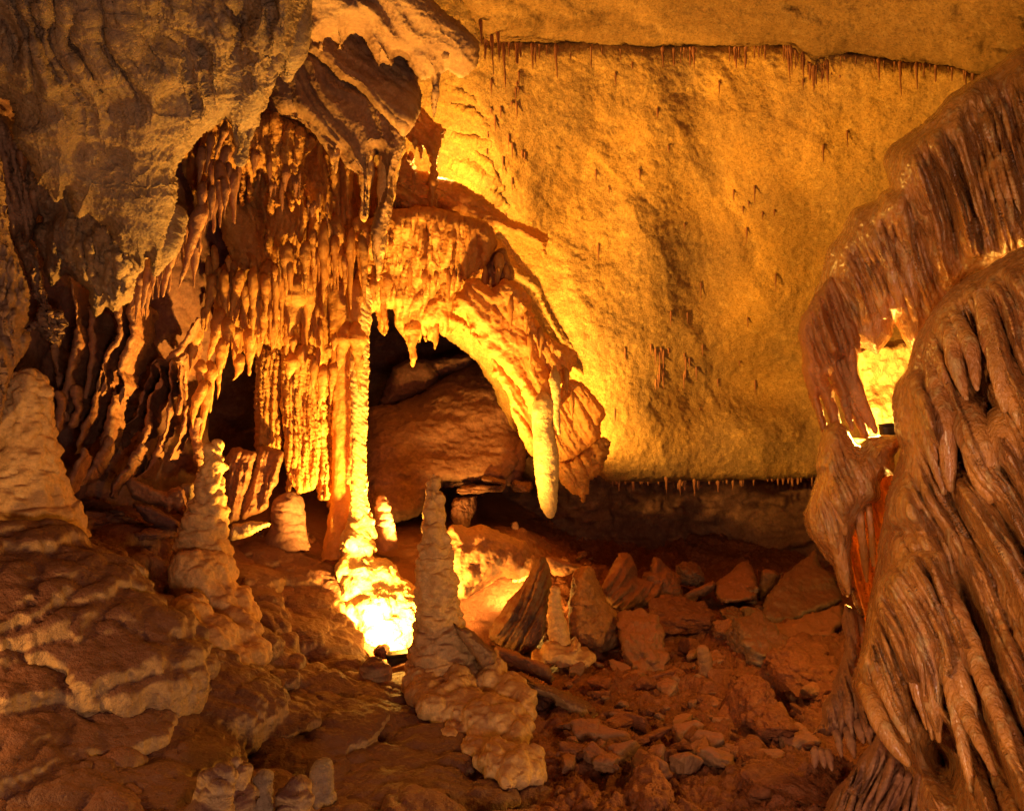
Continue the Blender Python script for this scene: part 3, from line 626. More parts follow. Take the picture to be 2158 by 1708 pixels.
# strata on the bright wall
q = T(2, [(1000,800),(1040,700),(1060,640),(1110,640),(1180,720),(1245,765),(1225,830),(1205,900),(1190,1000),(1185,1130),(1175,1010),(1150,900),(1120,870),(1112,945),(1100,870),(1060,850),(1030,815)])
V, Q = slab(q, 8.3, front=.18, back=.25, R=20, h=2.2, jag=1.8, js=9, fd=flows(45, 24, 150, .06, seed=15), seed=21)
V = push(V, Q, lambda p: .02*bil(p*np.array([9, 9, 7.]), 3)+.008*bil(p*26, 2))
thing('drapery', V, Q, M_amber, 'small orange drip-edged flap beside the bright wall under the topmost ledge', 'drapery')
q = T(2, [(920,1180),(980,1180),(1050,1400),(1068,1425),(1080,1380),(1085,1290),(1130,1310),(1160,1350),(1176,1395),(1186,1300),(1225,1200),(1260,1230),(1290,1310),(1303,1240),(1360,1270),(1440,1340),(1490,1390),(1512,1455),(1535,1370),(1560,1360),(1700,1410),(1800,1470),(1832,1525),(1845,1420),(1850,1380),(1640,1300),(1500,1190),(1340,1090),(1200,1040),(1080,1000),(1020,900),(960,960)])
V, Q = slab(q, rbf([(860,380,8.5),(1000,480,9.0),(1150,510,9.5)]), front=.26, back=.3, R=24, h=2.2, jag=1.8, js=9, fd=flows(62, 34, 300, .08, seed=16), seed=22)
V = push(V, Q, lambda p: .022*bil(p*np.array([8, 8, 8.]), 3)+.01*bil(p*24, 2))
thing('rock_ledge', V, Q, M_amber, 'long amber ledge with hanging drips slanting right onto the bright wall', 'rock ledge')
for k, (pts, r, lab) in enumerate([
  ([(1200,480),(1300,520),(1400,575),(1480,600)], 13, 'uppermost thin yellow rib slanting down the bright wall'),
  ([(1200,590),(1330,640),(1430,685),(1540,790)], 15, 'second yellow rib below the uppermost one on the bright wall'),
  ([(1230,760),(1330,820),(1450,840),(1555,860)], 16, 'third yellow rib level with the drip-edged flap'),
  ([(1210,930),(1330,980),(1480,1070),(1610,1120)], 24, 'broad yellow rib ending in a dark point on the wall'),
  ([(1400,880),(1480,960),(1530,1060),(1615,1110)], 14, 'steep narrow yellow rib joining the broad one'),
  ([(1230,1020),(1400,1090),(1520,1160),(1640,1240)], 20, 'lowest yellow rib just above the long amber ledge')]):
    p = T(2, pts); n = len(p)
    V, Q = tube([(a, b, float(wall_d(a, b))-.02, r*s) for (a, b), s in zip(p, (.5, 1, 1, .35))], n=20, step=2.5)
    V = push(V, Q, lambda p: .03*bil(p*np.array([7, 7, 7.]), 3)+.012*bil(p*20, 2))
    thing('wall_rib', V, Q, M_wall, lab, 'rock rib', 'yellow ribs on the bright wall')

# ------------------------------------------------------------------ stalactites, each a tapering body with ripples
def stal(t, b, tip, r, d, lab, m=None, grp=None, bend=0., name='stalactite', prof=None, n=16, embed=True):
    m = m or M_amber
    (bx, by), (tx, ty) = T(t, [b, tip]); r = r*.3579 if t else r
    pr = prof or [(0, .5), (.07, 1.15), (.17, 1.25), (.32, .95), (.55, .66), (.8, .37), (1, .13)]
    rs = random.Random(int(bx*7+by*13+tx))
    pts = [(bx+(tx-bx)*k+bend*math.sin(k*math.pi)+rs.uniform(-1, 1)*r*.14, by+(ty-by)*k, d, r*w*rs.uniform(.88, 1.12)) for k, w in pr]
    if embed and name == 'stalactite': pts[0] = (pts[0][0], pts[0][1]-r*.6, d+min(.2, .02*r), pts[0][3]*.7)
    V, Q = tube(pts, n=n, step=2.2)
    rr = r*d/F
    V = push(V, Q, lambda p: min(.17*rr, .012)*bil(p*np.array([9, 9, 9.])*(.05/max(rr, .02))**.5, 2, .45)+.16*rr*fbm(p*8, 3))
    return thing(name, V, Q, m, lab, name.replace('_', ' '), grp, org=V[-2])
G1 = 'stalactites hanging beside the huge hanging rock'
for b, tp, r, d, lab in [((1330,740),(1255,955),22,6.3,'slim curved stalactite hanging closest to the long blunt point of the huge rock'),
  ((1245,800),(1212,1030),20,6.4,'slim orange stalactite second in the row beside the huge rock'),
  ((1190,890),(1165,1112),22,6.4,'blunt orange stalactite third in the row beside the huge rock'),
  ((1335,900),(1255,1090),30,6.6,'knobbly slanting stalactite with a glowing crust right of the huge rock'),
  ((1240,1050),(1200,1380),26,6.6,'ragged orange stalactite under the knobbly slanting one'),
  ((1190,1100),(1170,1350),20,6.7,'thin ragged stalactite beside the dim red wall')]:
    stal(1, b, tp, r, d, lab, M_red, G1)
stal(1, (1185,1230), (1048,1700), 38, 6.3, 'longest orange stalactite slanting across the dim red wall', M_red, G1)
for b, tp, r, d, lab in [((1030,20),(954,378),28,6.0,'long orange stalactite hanging next to the pale tip of the huge rock'),
  ((955,130),(930,342),20,6.0,'short orange stalactite between two longer ones by the pale tip'),
  ((905,170),(896,350),20,5.9,'stubby orange stalactite directly under the pale tip of the huge rock'),
  ((885,150),(832,450),26,5.9,'long orange stalactite left of the pale tip with a slanting point'),
  ((835,210),(795,550),28,5.95,'longest orange stalactite at the right end of the lumpy tan rock'),
  ((800,330),(765,470),20,5.95,'tiny orange stalactite at the right end of the lumpy tan rock'),
  ((1060,-60),(1050,160),18,6.2,'thin orange stalactite beside the longest slanting one')]:
    stal(4, b, tp, r, d, lab, M_red, G1)
G2 = 'amber stalactites around the central curtain'
big = [(5,(410,-60),(402,300),46,7.7,'thick yellow stalactite left of the two great teeth with a clean point'),
 (5,(540,-60),(540,182),30,7.8,'short yellow stalactite hanging between the clean-pointed one and the great teeth'),
 (5,(585,-20),(560,250),32,7.7,'yellow stalactite whose tip touches the curtain left of the longer great tooth'),
 (5,(690,150),(690,604),30,8.1,'slender golden stalactite with double tip over the left corner of the black opening'),
 (5,(858,520),(860,784),40,8.35,'longest golden stalactite hanging into the black opening'),
 (5,(990,540),(990,686),18,8.4,'small golden stalactite hanging into the black opening right of the longest'),
 (5,(470,560),(398,872),42,7.9,'slanting yellow stalactite just left of the bright column'),
 (5,(395,790),(374,1012),22,7.85,'small yellow stalactite below the slanting one by the bright column'),
 (5,(335,800),(305,1050),30,7.9,'bright yellow ragged stalactite beside the fluted curtain column'),
 (5,(530,560),(545,930),44,7.75,'drape-like yellow stalactite plastered onto the upper bright column'),
 (5,(520,330),(520,606),44,7.9,'broad golden stalactite with three small tips above the bright column'),
 (5,(1190,430),(1206,628),20,8.2,'thin golden stalactite on the inner rim of the ear shaped drapery'),
 (5,(1270,380),(1272,560),22,8.05,'thin brown stalactite against the top of the ear shaped drapery'),
 (5,(1315,420),(1328,600),22,8.05,'longer brown stalactite against the top of the ear shaped drapery'),
 (5,(1370,150),(1358,345),26,8.1,'small forked stalactite hanging from the dark knob above the ear shaped drapery'),
 (5,(1410,200),(1412,322),14,8.1,'tiny straw hanging from the dark knob above the ear shaped drapery'),
 (5,(375,50),(372,172),18,7.9,'stubby knobbed stalactite left of the clean-pointed yellow one'),
 (5,(360,160),(364,352),18,7.95,'rough short stalactite left of the clean-pointed yellow one'),
 (4,(1250,270),(1205,580),28,7.6,'knobbly yellow stalactite at the left end of the curtain fringe'),
 (4,(1200,450),(1190,640),16,7.6,'thin stalactite under the knobbly one at the left end of the fringe'),
 (4,(1310,280),(1295,480),34,7.7,'dull grey stalactite among the yellow fringe'),
 (4,(1420,240),(1322,610),28,7.6,'long slanting pale stalactite in the left part of the fringe'),
 (4,(1410,330),(1368,592),26,7.7,'pale stalactite behind the long slanting one'),
 (4,(1450,360),(1416,602),24,7.65,'blunt yellow stalactite in the left half of the fringe'),
 (4,(1500,250),(1520,660),46,7.75,'stout yellow stalactite right below the smooth slanting drapery'),
 (4,(1590,200),(1535,645),50,7.7,'great yellow stalactite ending the smooth slanting drapery'),
 (4,(1605,300),(1575,500),20,7.65,'short stalactite hugging the great yellow one'),
 (4,(1640,420),(1600,700),46,7.8,'sugary white-yellow stalactite at the lower edge of the curtain'),
 (4,(1740,300),(1690,720),66,7.75,'wide yellow stalactite with a greenish patch above the fluted column'),
 (4,(1810,250),(1790,690),50,7.8,'crusty yellow stalactite right of the greenish one'),
 (4,(1720,740),(1700,860),40,7.8,'torn amber flake hanging on the fluted column'),
 (4,(1240,780),(1235,1057),30,7.2,'long yellow stalactite pointing down into the dark hole'),
 (4,(1300,640),(1280,980),28,7.25,'yellow stalactite right of the long one over the dark hole'),
 (4,(1345,540),(1312,800),30,7.4,'yellow stalactite above the upper rim of the dark hole'),
 (4,(1390,580),(1380,792),24,7.45,'orange stalactite over the middle of the dark hole'),
 (4,(1470,600),(1466,836),30,7.5,'orange stalactite hanging before the right rim of the dark hole'),
 (4,(1150,560),(1120,820),34,7.2,'greyish blunt stalactite left of the dark hole'),
 (4,(1180,780),(1166,892),32,7.1,'short bright stalactite above the yellow claw'),
 (4,(1300,480),(1220,780),36,7.5,'brown stalactite merging with the drapery left of the dark hole')]
for t, b, tp, r, d, lab in big: stal(t, b, tp, r, d, lab, M_amber, G2)
stal(4, (1200,900), (1130,1160), 30, 7.0, 'yellow claw shaped stalactite curling toward the tall tapering stalagmite', M_amber, G2, bend=-8)
stal(4, (1215,900), (1155,1260), 28, 7.05, 'long pale stalactite behind the yellow claw', M_amber, G2, bend=7)
stal(4, (1410,740), (1372,866), 26, 7.3, 'small hooked stalactite alone over the dark hole', M_amber, G2, bend=5)
# fringe too small to tell apart
rs = random.Random(5)
def scatter(n, poly, L, r, d, lab, grp, m, kinds=5, name='stalactite'):
    src = []
    for k in range(n):
        t = (k+(rs.gauss(0, 2.2) if name == 'soda_straw' else rs.uniform(-.3, .3)))/max(1, n-1)*(len(poly)-1); t = min(max(t, 0), len(poly)-1.001)
        i = int(t); f = t-i; X = poly[i][0]+(poly[i+1][0]-poly[i][0])*f; Y = poly[i][1]+(poly[i+1][1]-poly[i][1])*f
        if name == 'stalactite': X += rs.uniform(-8, 8); Y += rs.uniform(-40, 25)
        dd = d(X, Y) if callable(d) else d+rs.uniform(-.2, .2)
        l = L[0]+(L[1]-L[0])*rs.random()**1.7
        if len(src) < kinds:
            o = stal(0, (X, Y), (X+rs.uniform(-1, 1)*l*.04, Y+l), rs.uniform(*r), dd, lab, m, grp, name=name, n=9, embed=True,
                     prof=[(0, 1.3), (.15, 1), (.5, .85), (.8, .7), (1, .5)] if name == 'soda_straw' else [(0, .4), (.08, 1.2), (.2, 1.35), (.4, .98), (.7, .58), (1, .18)])
            src.append((o, l*dd/F))
        else:
            s, sl = src[rs.randrange(kinds)]
            o = s.copy(); C.objects.link(o)
            o.location = P3(X, Y, dd); k2 = l*dd/F/sl
            o.scale = (min(k2, 1.3)*rs.uniform(.8, 1.2),)*2+(k2,); o.rotation_euler[2] = rs.uniform(0, 6) if name == 'soda_straw' else rs.uniform(-.35, .35)
scatter(30, [(455,560),(500,600),(560,640),(610,560),(660,520),(700,560),(740,520),(780,560),(800,600)], (25, 80), (3.5, 7), 7.75, 'short amber stalactite in the dense fringe of the central curtain', 'short amber stalactites of the curtain fringe', M_amber, 8)
scatter(26, [(440,290),(500,330),(560,360),(620,380),(660,420),(690,470)], (20, 60), (3, 6), 7.45, 'small orange stalactite in the shaded fringe right of the huge hanging rock', 'small orange stalactites in the shade', M_red, 6)
scatter(18, [(470,690),(500,735),(540,700),(600,730),(650,740),(700,700)], (20, 60), (4, 8), 7.9, 'stubby amber stalactite along the bottom rim of the central curtain', 'stubby amber stalactites on the bottom rim', M_amber, 5)
scatter(16, [(850,400),(880,330),(905,300),(915,390),(900,450)], (20, 60), (3, 6), 8.3, 'small amber stalactite between the great teeth and the bright wall', 'small amber stalactites by the bright wall', M_amber, 5)
scatter(58, [(440,540),(470,600),(520,560),(560,600),(600,520),(640,560),(680,480),(720,540),(760,470)], (60, 165), (3.4, 7), 7.7, 'long slender amber spike in the rows of the central curtain', 'long slender spikes of the curtain', M_amber, 9)
scatter(22, [(300,600),(340,540),(380,500),(420,440),(450,380),(470,340)], (50, 130), (4, 8), 6.5, 'slender orange-red spike in the row beside the huge hanging rock', 'slender orange-red spikes', M_red, 7)
scatter(20, [(900,470),(960,500),(1010,540),(1060,600),(1100,660),(1160,740),(1200,800)], (18, 60), (3, 6), 8.05, 'small amber drip on the face of the ear shaped drapery', 'small drips on the ear shaped drapery', M_amber, 6)
scatter(18, [(800,470),(850,520),(900,560),(960,570)], (20, 60), (3, 7), 8.1, 'small golden drip on the arch above the black opening', 'small drips on the golden arch', M_amber, 6)
# soda straws
def lip(X, Y): return float(ceil_d(X, Y))+.06
scatter(120, [(a, b+2) for a, b in LEDGE], (16, 46), (1.6, 3.2), lambda X, Y: lip(X, Y)+rs.uniform(-.04, .1), 'thin rust brown straw hanging under the ledge along the top of the wall', 'straws under the upper wall ledge', M_straw, 8, 'soda_straw')
for X, Y, l in [(1665,95,65),(1690,110,60),(1660,95,85),(1395,98,45),(1460,98,50),(1742,125,70),(1712,140,55),(1895,128,75),(1930,130,60),(1850,122,50),(1120,90,60),(1170,92,75),(1048,60,75),(1060,90,110),(1035,70,90),(1012,40,60)]:
    stal(0, (X, Y), (X+l*.05, Y+l), 3.4, lip(X, Y)+.02, 'longer rust brown straw standing out under the upper wall ledge', M_straw, 'long straws under the upper wall ledge', name='soda_straw', n=9)
scatter(40, [(1290,1014),(1450,1015),(1600,1010),(1720,1005)], (6, 22), (1.6, 3.), lambda X, Y: float(wall_d(X, Y))+.1, 'little brown straw under the lower edge of the bright wall', 'straws under the lower wall edge', M_straw, 6, 'soda_straw')
for X, Y, l in [(1403,1000,40),(1462,1008,38),(1432,1010,36),(1512,1012,26)]:
    stal(0, (X, Y), (X+1, Y+l), 3.2, float(wall_d(X, Y))+.02, 'longer brown straw under the lower edge of the bright wall', M_straw, 'long straws under the lower wall edge', name='soda_straw', n=9)
pts = [(rs.uniform(1040,1900), rs.uniform(150,950)) for _ in range(400)]
pts = [(X, Y) for X, Y in pts if X < 2040-.55*(Y) and X > 1040+max(0, (Y-450))*.45][:34]
pts += [(1050+rs.uniform(-25,60), rs.uniform(150,330)) for _ in range(16)]+[(1420+rs.uniform(-50,60), rs.uniform(720,800)) for _ in range(18)]
src = []
for X, Y in pts:
    l = rs.uniform(10, 42); dd = float(wall_d(X, Y)-wall_fd(np.array([X]), np.array([Y]))[0])-.008
    if len(src) < 6:
        o = stal(0, (X, Y), (X+.5, Y+l), 2.3, dd, 'lone thin brown straw on the face of the bright wall', M_straw, 'straws scattered over the bright wall', name='soda_straw', n=8); src.append((o, l*dd/F))
    else:
        s, sl = rs.choice(src); o = s.copy(); C.objects.link(o); o.location = P3(X, Y, dd); o.scale = (1, 1, l*dd/F/sl)
# the thick hanging stalactite
p = T(5, [(1628,960),(1630,1030),(1625,1120),(1640,1250),(1648,1380),(1654,1500),(1660,1600),(1668,1682)])
V, Q = tube([(a, b, 7.85+(.35 if r == 8 else 0), r*.3579) for (a, b), r in zip(p, (8,70,64,73,72,63,48,24))], n=40, step=2)
V = push(V, Q, lambda p: .006*bil(p*np.array([14, 14, 14.]), 3)+.012*fbm(p*6, 3)+.003*bil(p*30, 2))
thing('stalactite', V, Q, M_calc, 'thick pale yellow stalactite like a carrot hanging under the ear shaped drapery', 'stalactite', org=P3(*p[0], 7.85))
stal(5, (1690,800), (1715,1192), 27, 7.8, 'slim companion stalactite hanging right beside the thick carrot shaped one', M_calc, prof=[(0,.7),(.2,1.2),(.5,.9),(.8,.7),(1,.4)])

# ------------------------------------------------------------------ columns
e = empty('stone_column', P3(757, 1170, 8.05)); tag(e, 'tall bright yellow stone column with a white-lit spreading foot', 'column')
p = [(757,600,8.15,30),(758,700,8.1,22),(757,800,8.05,19),(757,900,8.02,17),(756,1000,8.,17),(757,1060,8.,19),(755,1110,7.97,26),(754,1160,7.9,40)]
V, Q = tube(p, n=44, step=2, tip=False)
V = push(V, Q, lambda p: .011*bil(p*np.array([11, 11, 22.])+np.c_[p[:, 2]*6, p[:, 2]*0, p[:, 0]*14], 3)+.012*fbm(p*7, 3))
mk('shaft', V, Q, M_calc, None, e)
p = [(728,600,8.4,42),(727,700,8.35,32),(724,820,8.3,24),(722,950,8.25,22),(722,1050,8.2,24),(722,1120,8.15,34),(724,1180,8.1,50)]
V, Q = tube(p, n=36, step=2.4, tip=False)
V = push(V, Q, lambda p: .02*bil(p*np.array([9, 9, 3.]), 3)+.01*fbm(p*9, 3))
mk('side_shaft', V, Q, M_amber, None, e)
V, Q = fuse([blob(X, Y, d, a, b, c, n=12) for X, Y, d, a, b, c in [(752,1150,7.95,34,60,.2),(760,1230,7.85,48,60,.3),(790,1270,7.8,50,50,.35),(745,1290,7.75,32,45,.25),(800,1320,7.75,60,40,.35),(740,1140,7.8,16,22,.1),(725,1200,7.75,20,30,.14),(768,1120,8,22,50,.15),(830,1260,8.0,50,45,.3),(860,1310,7.9,45,60,.3),(800,1215,7.95,40,40,.25),(830,1350,7.8,50,40,.3),(775,1370,7.75,40,30,.25)]], .018, 4)
V = push(V, Q, lambda p: .022*bil(p*np.array([7, 7, 9.]), 3)+.008*bil(p*24, 2))
mk('foot', V, Q, M_calc, None, e)
for k, (q, d, lab) in enumerate([
  ([(1655,640),(1700,700),(1800,640),(1870,700),(1868,900),(1870,1050),(1885,1200),(1870,1400),(1850,1500),(1760,1530),(1720,1480),(1690,1530),(1690,1400),(1675,1250),(1670,1100),(1655,1000),(1660,850)], 8.35, 'broad fluted yellow curtain column with sugary crust'),
  ([(1505,640),(1580,680),(1650,640),(1660,800),(1655,900),(1640,1000),(1650,1150),(1655,1270),(1580,1255),(1520,1280),(1500,1250),(1508,1100),(1500,980),(1508,800)], 8.45, 'narrow orange curtain column at the right rim of the dark hole'),
  ([(1880,900),(1905,820),(1925,900),(1915,1000),(1920,1150),(1925,1300),(1925,1450),(1930,1560),(1880,1560),(1870,1450),(1885,1300),(1880,1100)], 8.5, 'thin pale pillar right of the fluted column'),
  ([(1940,800),(2030,760),(2060,1000),(2040,1300),(2000,1500),(1990,1640),(1930,1600),(1935,1400),(1930,1200),(1920,1000)], 8.75, 'shadowed brown pillar between the fluted column and the bright column')]):
    fl = flows(-3, 14, 160, .10, seed=20+k)
    V, Q = slab(T(4, q), d, front=.16, back=.2, R=24, h=1.9, jag=2.2, js=8, fd=fl, seed=30+k)
    V = push(V, Q, lambda p: .018*bil(p*np.array([16, 16, 5.]), 3)+.012*bil(p*26, 2))
    thing('curtain_column', V, Q, M_amber, lab, 'column')
for q, d, lab in [([(1510,1260),(1570,1250),(1665,1290),(1640,1420),(1590,1560),(1570,1620),(1480,1660),(1420,1680),(1400,1600),(1450,1480),(1490,1370)], 8.1, 'leaning broken slab with a bright edge under the narrow curtain column'),
  ([(1320,1330),(1360,1265),(1420,1270),(1500,1290),(1480,1400),(1430,1560),(1400,1680),(1340,1700),(1330,1540),(1310,1430)], 7.9, 'leaning dull brown slab right of the tall tapering stalagmite')]:
    V, Q = slab(T(4, q), rbf([(480,950,d+.15),(590,950,d),(520,1080,d-.2)]), front=.12, back=.15, R=14, h=2.2, jag=2, js=9, fd=flows(-18, 18, 160, .05, seed=25), seed=41)
    V = push(V, Q, lambda p: .02*fbm(p*8, 4)+.008*bil(p*24, 2))
    thing('broken_slab', V, Q, M_red, lab, 'rock slab')

def hit(X, Y):
    dd = np.geomspace(2.6, 14, 260); z = CAMZ-dd*(Y-CY)/F
    k = np.nonzero(z < floor_z((X-CX)/F*dd, dd))[0]
    return float(dd[k[0]]) if len(k) else 9.
# ------------------------------------------------------------------ stalagmites
def ringed(pts, n, step, a, fr, m, name, lab, extra=None, base=None, grp=None, vox=None, seed=0):
    V, Q = tube(pts, n=n, step=step, tip=False, round_top=True)
    def fn(p):
        w = fbm(p*2.6+seed, 2)+.5*fbm(p*7+seed, 2)
        ph = p[:, 2]*fr+w*1.1
        saw = ph-np.floor(ph)
        ring = (1-np.abs(2*saw-1)**2.5-.6)*smooth(-.5, .45, fbm(p*3.3+seed+9, 2))
        ring = 1.15*(np.sqrt(np.clip(1-(2*saw-1)**2, 0, 1))-.75)*(.45+.55*smooth(-.6, .3, fbm(p*3.3+seed+9, 2)))
        return a*ring+a*.85*bil(p*np.array([8.5, 8.5, 8.5])+seed, 2, .4)+a*.5*fbm(p*4+seed, 2)+.0025*bil(p*30, 2)
    return push(V, Q, fn), Q
B = T(8, [(785,-270),(785,-180),(788,-80),(790,0),(795,100),(798,200),(800,300),(805,380),(800,440),(812,520),(820,620),(830,720),(835,820),(840,930),(845,1040)])
rads = [34,52,60,70,88,104,118,130,122,136,158,182,204,232,256]
e = empty('stalagmite', P3(*B[-1], 6.3)); tag(e, 'tall ringed stalagmite in the middle, its rim glowing in front of the white-lit mound', 'stalagmite')
V, Q = ringed([(X, Y, 6.3-.0004*(Y-1000), r*.3579) for (X, Y), r in zip(B, rads)], 56, 2, .030, 9.5, M_cone, '', '', seed=1)
mk('shaft', V, Q, M_cone, None, e)
lob = [(820,1060,150,110,.3),(960,1080,130,110,.28),(760,1000,130,100,.28),(930,960,110,110,.25),(1130,925,92,120,.22),(1230,1010,110,110,.22),(1310,1080,90,110,.2),(1080,1140,150,110,.28),(1200,1170,140,110,.25),(1280,1230,100,90,.22),(850,1150,60,70,.16),(960,1170,70,60,.18),(1060,1180,70,60,.18),(1170,1190,60,80,.16),(1320,1200,60,80,.15),
       (900,1240,80,60,.15),(1150,1260,90,60,.18),(1240,1310,120,60,.2),(1050,1310,110,60,.2),(1160,1400,110,100,.22),(1280,1440,100,100,.22),(1370,1430,90,90,.2),(1230,1480,90,70,.2),(1090,1360,80,60,.18),(700,930,90,110,.22)]
prt = []
for X, Y, a, b, c in lob:
    (X, Y), = T(8, [(X, Y)]); d = min(6.2, hit(X, Y+b*.2)+.02)
    prt.append(blob(X, Y, d, a*.3579, b*.3579, c, n=14))
V, Q = fuse(prt, .014, 2)
V = push(V, Q, lambda p: .03*bil(p*np.array([5.5, 5.5, 4.5]), 3)+.006*bil(p*22, 2))
mk('foot', V, Q, M_cone, None, e)
B = T(4, [(1262,1215),(1262,1270),(1255,1350),(1245,1430),(1240,1500),(1235,1570),(1220,1640),(1210,1707),(1200,1780),(1195,1850),(1190,1920),(1200,2000),(1190,2090),(1180,2190)])
rads = [32,48,62,76,88,98,112,128,140,160,172,180,185,190]
e = empty('stalagmite', P3(*B[-1], 6.25)); tag(e, 'tall tapering stalagmite left of the dark hole, layered like stacked cones', 'stalagmite')
V, Q = ringed([(X, Y, 6.4, r*.3579) for (X, Y), r in zip(B, rads)], 56, 2, .032, 8, M_cone, '', '', seed=2)
mk('shaft', V, Q, M_cone, None, e)
B = T(7, [(1180,300),(1200,380),(1330,460),(1400,560),(1350,640),(1240,700),(1420,720),(1480,820),(1380,860),(1170,430),(1100,560)])
prt = [blob(X, Y, min(6.2, hit(X, Y)+.05), rx*.3579, ry*.3579, .28, n=14) for (X, Y), rx, ry in zip(B, (180,170,140,110,150,160,120,100,110,120,120), (150,160,100,130,130,120,130,130,110,140,120))]
V, Q = fuse(prt, .015, 3)
V = push(V, Q, lambda p: .034*bil(p*np.array([5, 5, 3.5])+3, 3)+.006*bil(p*22, 2))
mk('foot', V, Q, M_cone, None, e)
B = T(4, [(165,790),(170,850),(170,920),(170,1000),(165,1080),(165,1160),(165,1250),(155,1350),(140,1450),(120,1560),(110,1680),(100,1760)])
rads = [70,100,122,135,146,156,170,205,245,300,360,400]
e = empty('stalagmite', P3(*B[-1], 5.2)); tag(e, 'fat ringed orange stalagmite at the left edge, widest of all', 'stalagmite')
V, Q = ringed([(X, Y, 5.35, r*.3579) for (X, Y), r in zip(B, rads)], 72, 2.2, .03, 7, M_cone, '', '', seed=3)
mk('shaft', V, Q, M_cone, None, e)
def small(t, pts, d, n, m, lab, a=.012, fr=14, name='stalagmite', grp=None, seed=0):
    B = T(t, [p[:2] for p in pts])
    V, Q = ringed([(X, Y, d, p[2]*.3579) for (X, Y), p in zip(B, pts)], n, 1.8, a, fr, m, '', '', seed=seed)
    return thing(name, V, Q, m, lab, 'stalagmite', grp, org=V[-1])
e = empty('stalagmite', P3(1172, 1400, 7.2)); tag(e, 'slim pale stalagmite on a round knob in front of the dark fluted rock', 'stalagmite')
B = T(8, [(1500,375),(1500,430),(1500,500),(1508,570),(1522,640),(1530,720)])
V, Q = ringed([(X, Y, 7.2, r*.3579) for (X, Y), r in zip(B, (26,38,46,54,60,64))], 36, 1.8, .014, 12, M_mite, '', '', seed=5)
mk('shaft', V, Q, M_cone, None, e)
V, Q = fuse([blob(*T(8, [c])[0], 7.15, a*.3579, b*.3579, .2, n=12) for c, a, b in [((1500,770),85,65),((1560,790),110,60),((1640,800),100,50),((1620,725),28,28),((1400,800),50,30)]], .015, 3)
V = push(V, Q, lambda p: .02*bil(p*7, 3)); mk('foot', V, Q, M_cone, None, e)
small(9, [(265,725,24),(270,780,38),(280,840,42),(285,900,42),(290,960,46)], 6.6, 26, M_rock, 'small leaning finger stalagmite standing in the red clay', .008, 9)
small(9, [(55,950,18),(58,985,28),(60,1030,40)], 6.4, 22, M_rock, 'tiny pointed stalagmite left of the finger stalagmite in the clay', .008, 9)
small(5, [(670,1545,32),(680,1600,44),(690,1680,52),(700,1760,60),(705,1860,70)], 8.7, 28, M_purple, 'dim brown stalagmite with a lit right edge behind the bright column', .014, 10)
small(5, [(120,1515,50),(125,1570,85),(125,1650,100),(125,1760,110),(120,1850,140)], 8.0, 34, M_purple, 'squat dark rounded stalagmite left of the bright column foot', .016, 9)
small(8, [(1262,0,16),(1266,30,22),(1275,110,26)], 10, 16, M_purple, 'far dim finger stalagmite in front of the back slope', .008, 9)
KN = 'knobs at the bottom edge'
small(7, [(1290,1425,60),(1295,1500,95),(1270,1570,110),(1240,1650,125),(1240,1760,140)], 3.5, 40, M_mite, 'orange lit lumpy knob at the bottom edge, biggest of the knobs', .022, 9, seed=7)
small(7, [(1390,1390,50),(1400,1450,75),(1410,1530,80),(1430,1660,100)], 3.65, 34, M_mite, 'brown knob half hidden behind the biggest orange knob', .022, 9, seed=8)
small(7, [(1550,1455,40),(1550,1520,62),(1545,1600,66),(1540,1720,80)], 3.75, 30, M_slab, 'smooth grey post-like knob at the bottom edge', .024, 6)
small(7, [(1880,1412,48),(1885,1470,70),(1890,1550,75),(1880,1640,110)], 3.95, 34, M_slab, 'pale grey leaning knob right of the post-like one', .026, 6)
small(7, [(1740,1525,70),(1735,1580,100),(1720,1680,110),(1720,1760,130)], 3.7, 34, M_mite, 'cracked grey dome-shaped knob between two pale knobs', .024, 7, seed=9)
small(7, [(1640,635,30),(1632,680,48),(1625,730,52),(1620,790,56)], 6.6, 24, M_mite, 'small rounded knob on the slope left of the white-lit mound', .008, 7)
small(8, [(440,800,50),(440,860,88),(440,930,98),(440,1030,110)], 6.3, 30, M_mite, 'stout brown knob in front of the lamp', .014, 7)

# ------------------------------------------------------------------ flowstone slopes of the left
def lobes(name, t, L, d, vox, m, lab, cat, amp=.035, sc_=(5, 5, 3.2), dz=0.):
    prt = []
    for X, Y, a, b, c in L:
        (X, Y), = T(t, [(X, Y)]); dd = d(X, Y) if callable(d) else d
        prt.append(blob(X, Y+b*.3579*1.2, dd, a*.3579, b*.3579*2.2, c*1.1, n=14))
    V, Q = fuse(prt, vox, 9)
    def bead(p):
        ph = p[:, 2]*7.5+1.3*fbm(p*1.5, 3); sw = ph-np.floor(ph)
        return .055*(np.sqrt(np.clip(1-(2*sw-1)**2, 0, 1))-.7)*(.35+.65*smooth(-.5, .4, fbm(p*2.2+4, 2)))
    V = push(V, Q, bead)
    V = push(V, Q, lambda p: .6*amp*bil(p*np.array(sc_)*.9+X*.01, 3, .36)+.007*bil(p*np.array([13, 13, 7.]), 3, .45)+.0022*bil(p*28, 2))
    nn = normals(V, Q)
    V = V+nn*(smooth(.8, .25, np.abs(nn[:, 2]))*.028*bil(V*np.array([12, 12, 1.4]), 2, .4))[:, None]
    return thing(name, V, Q, m, lab, cat)
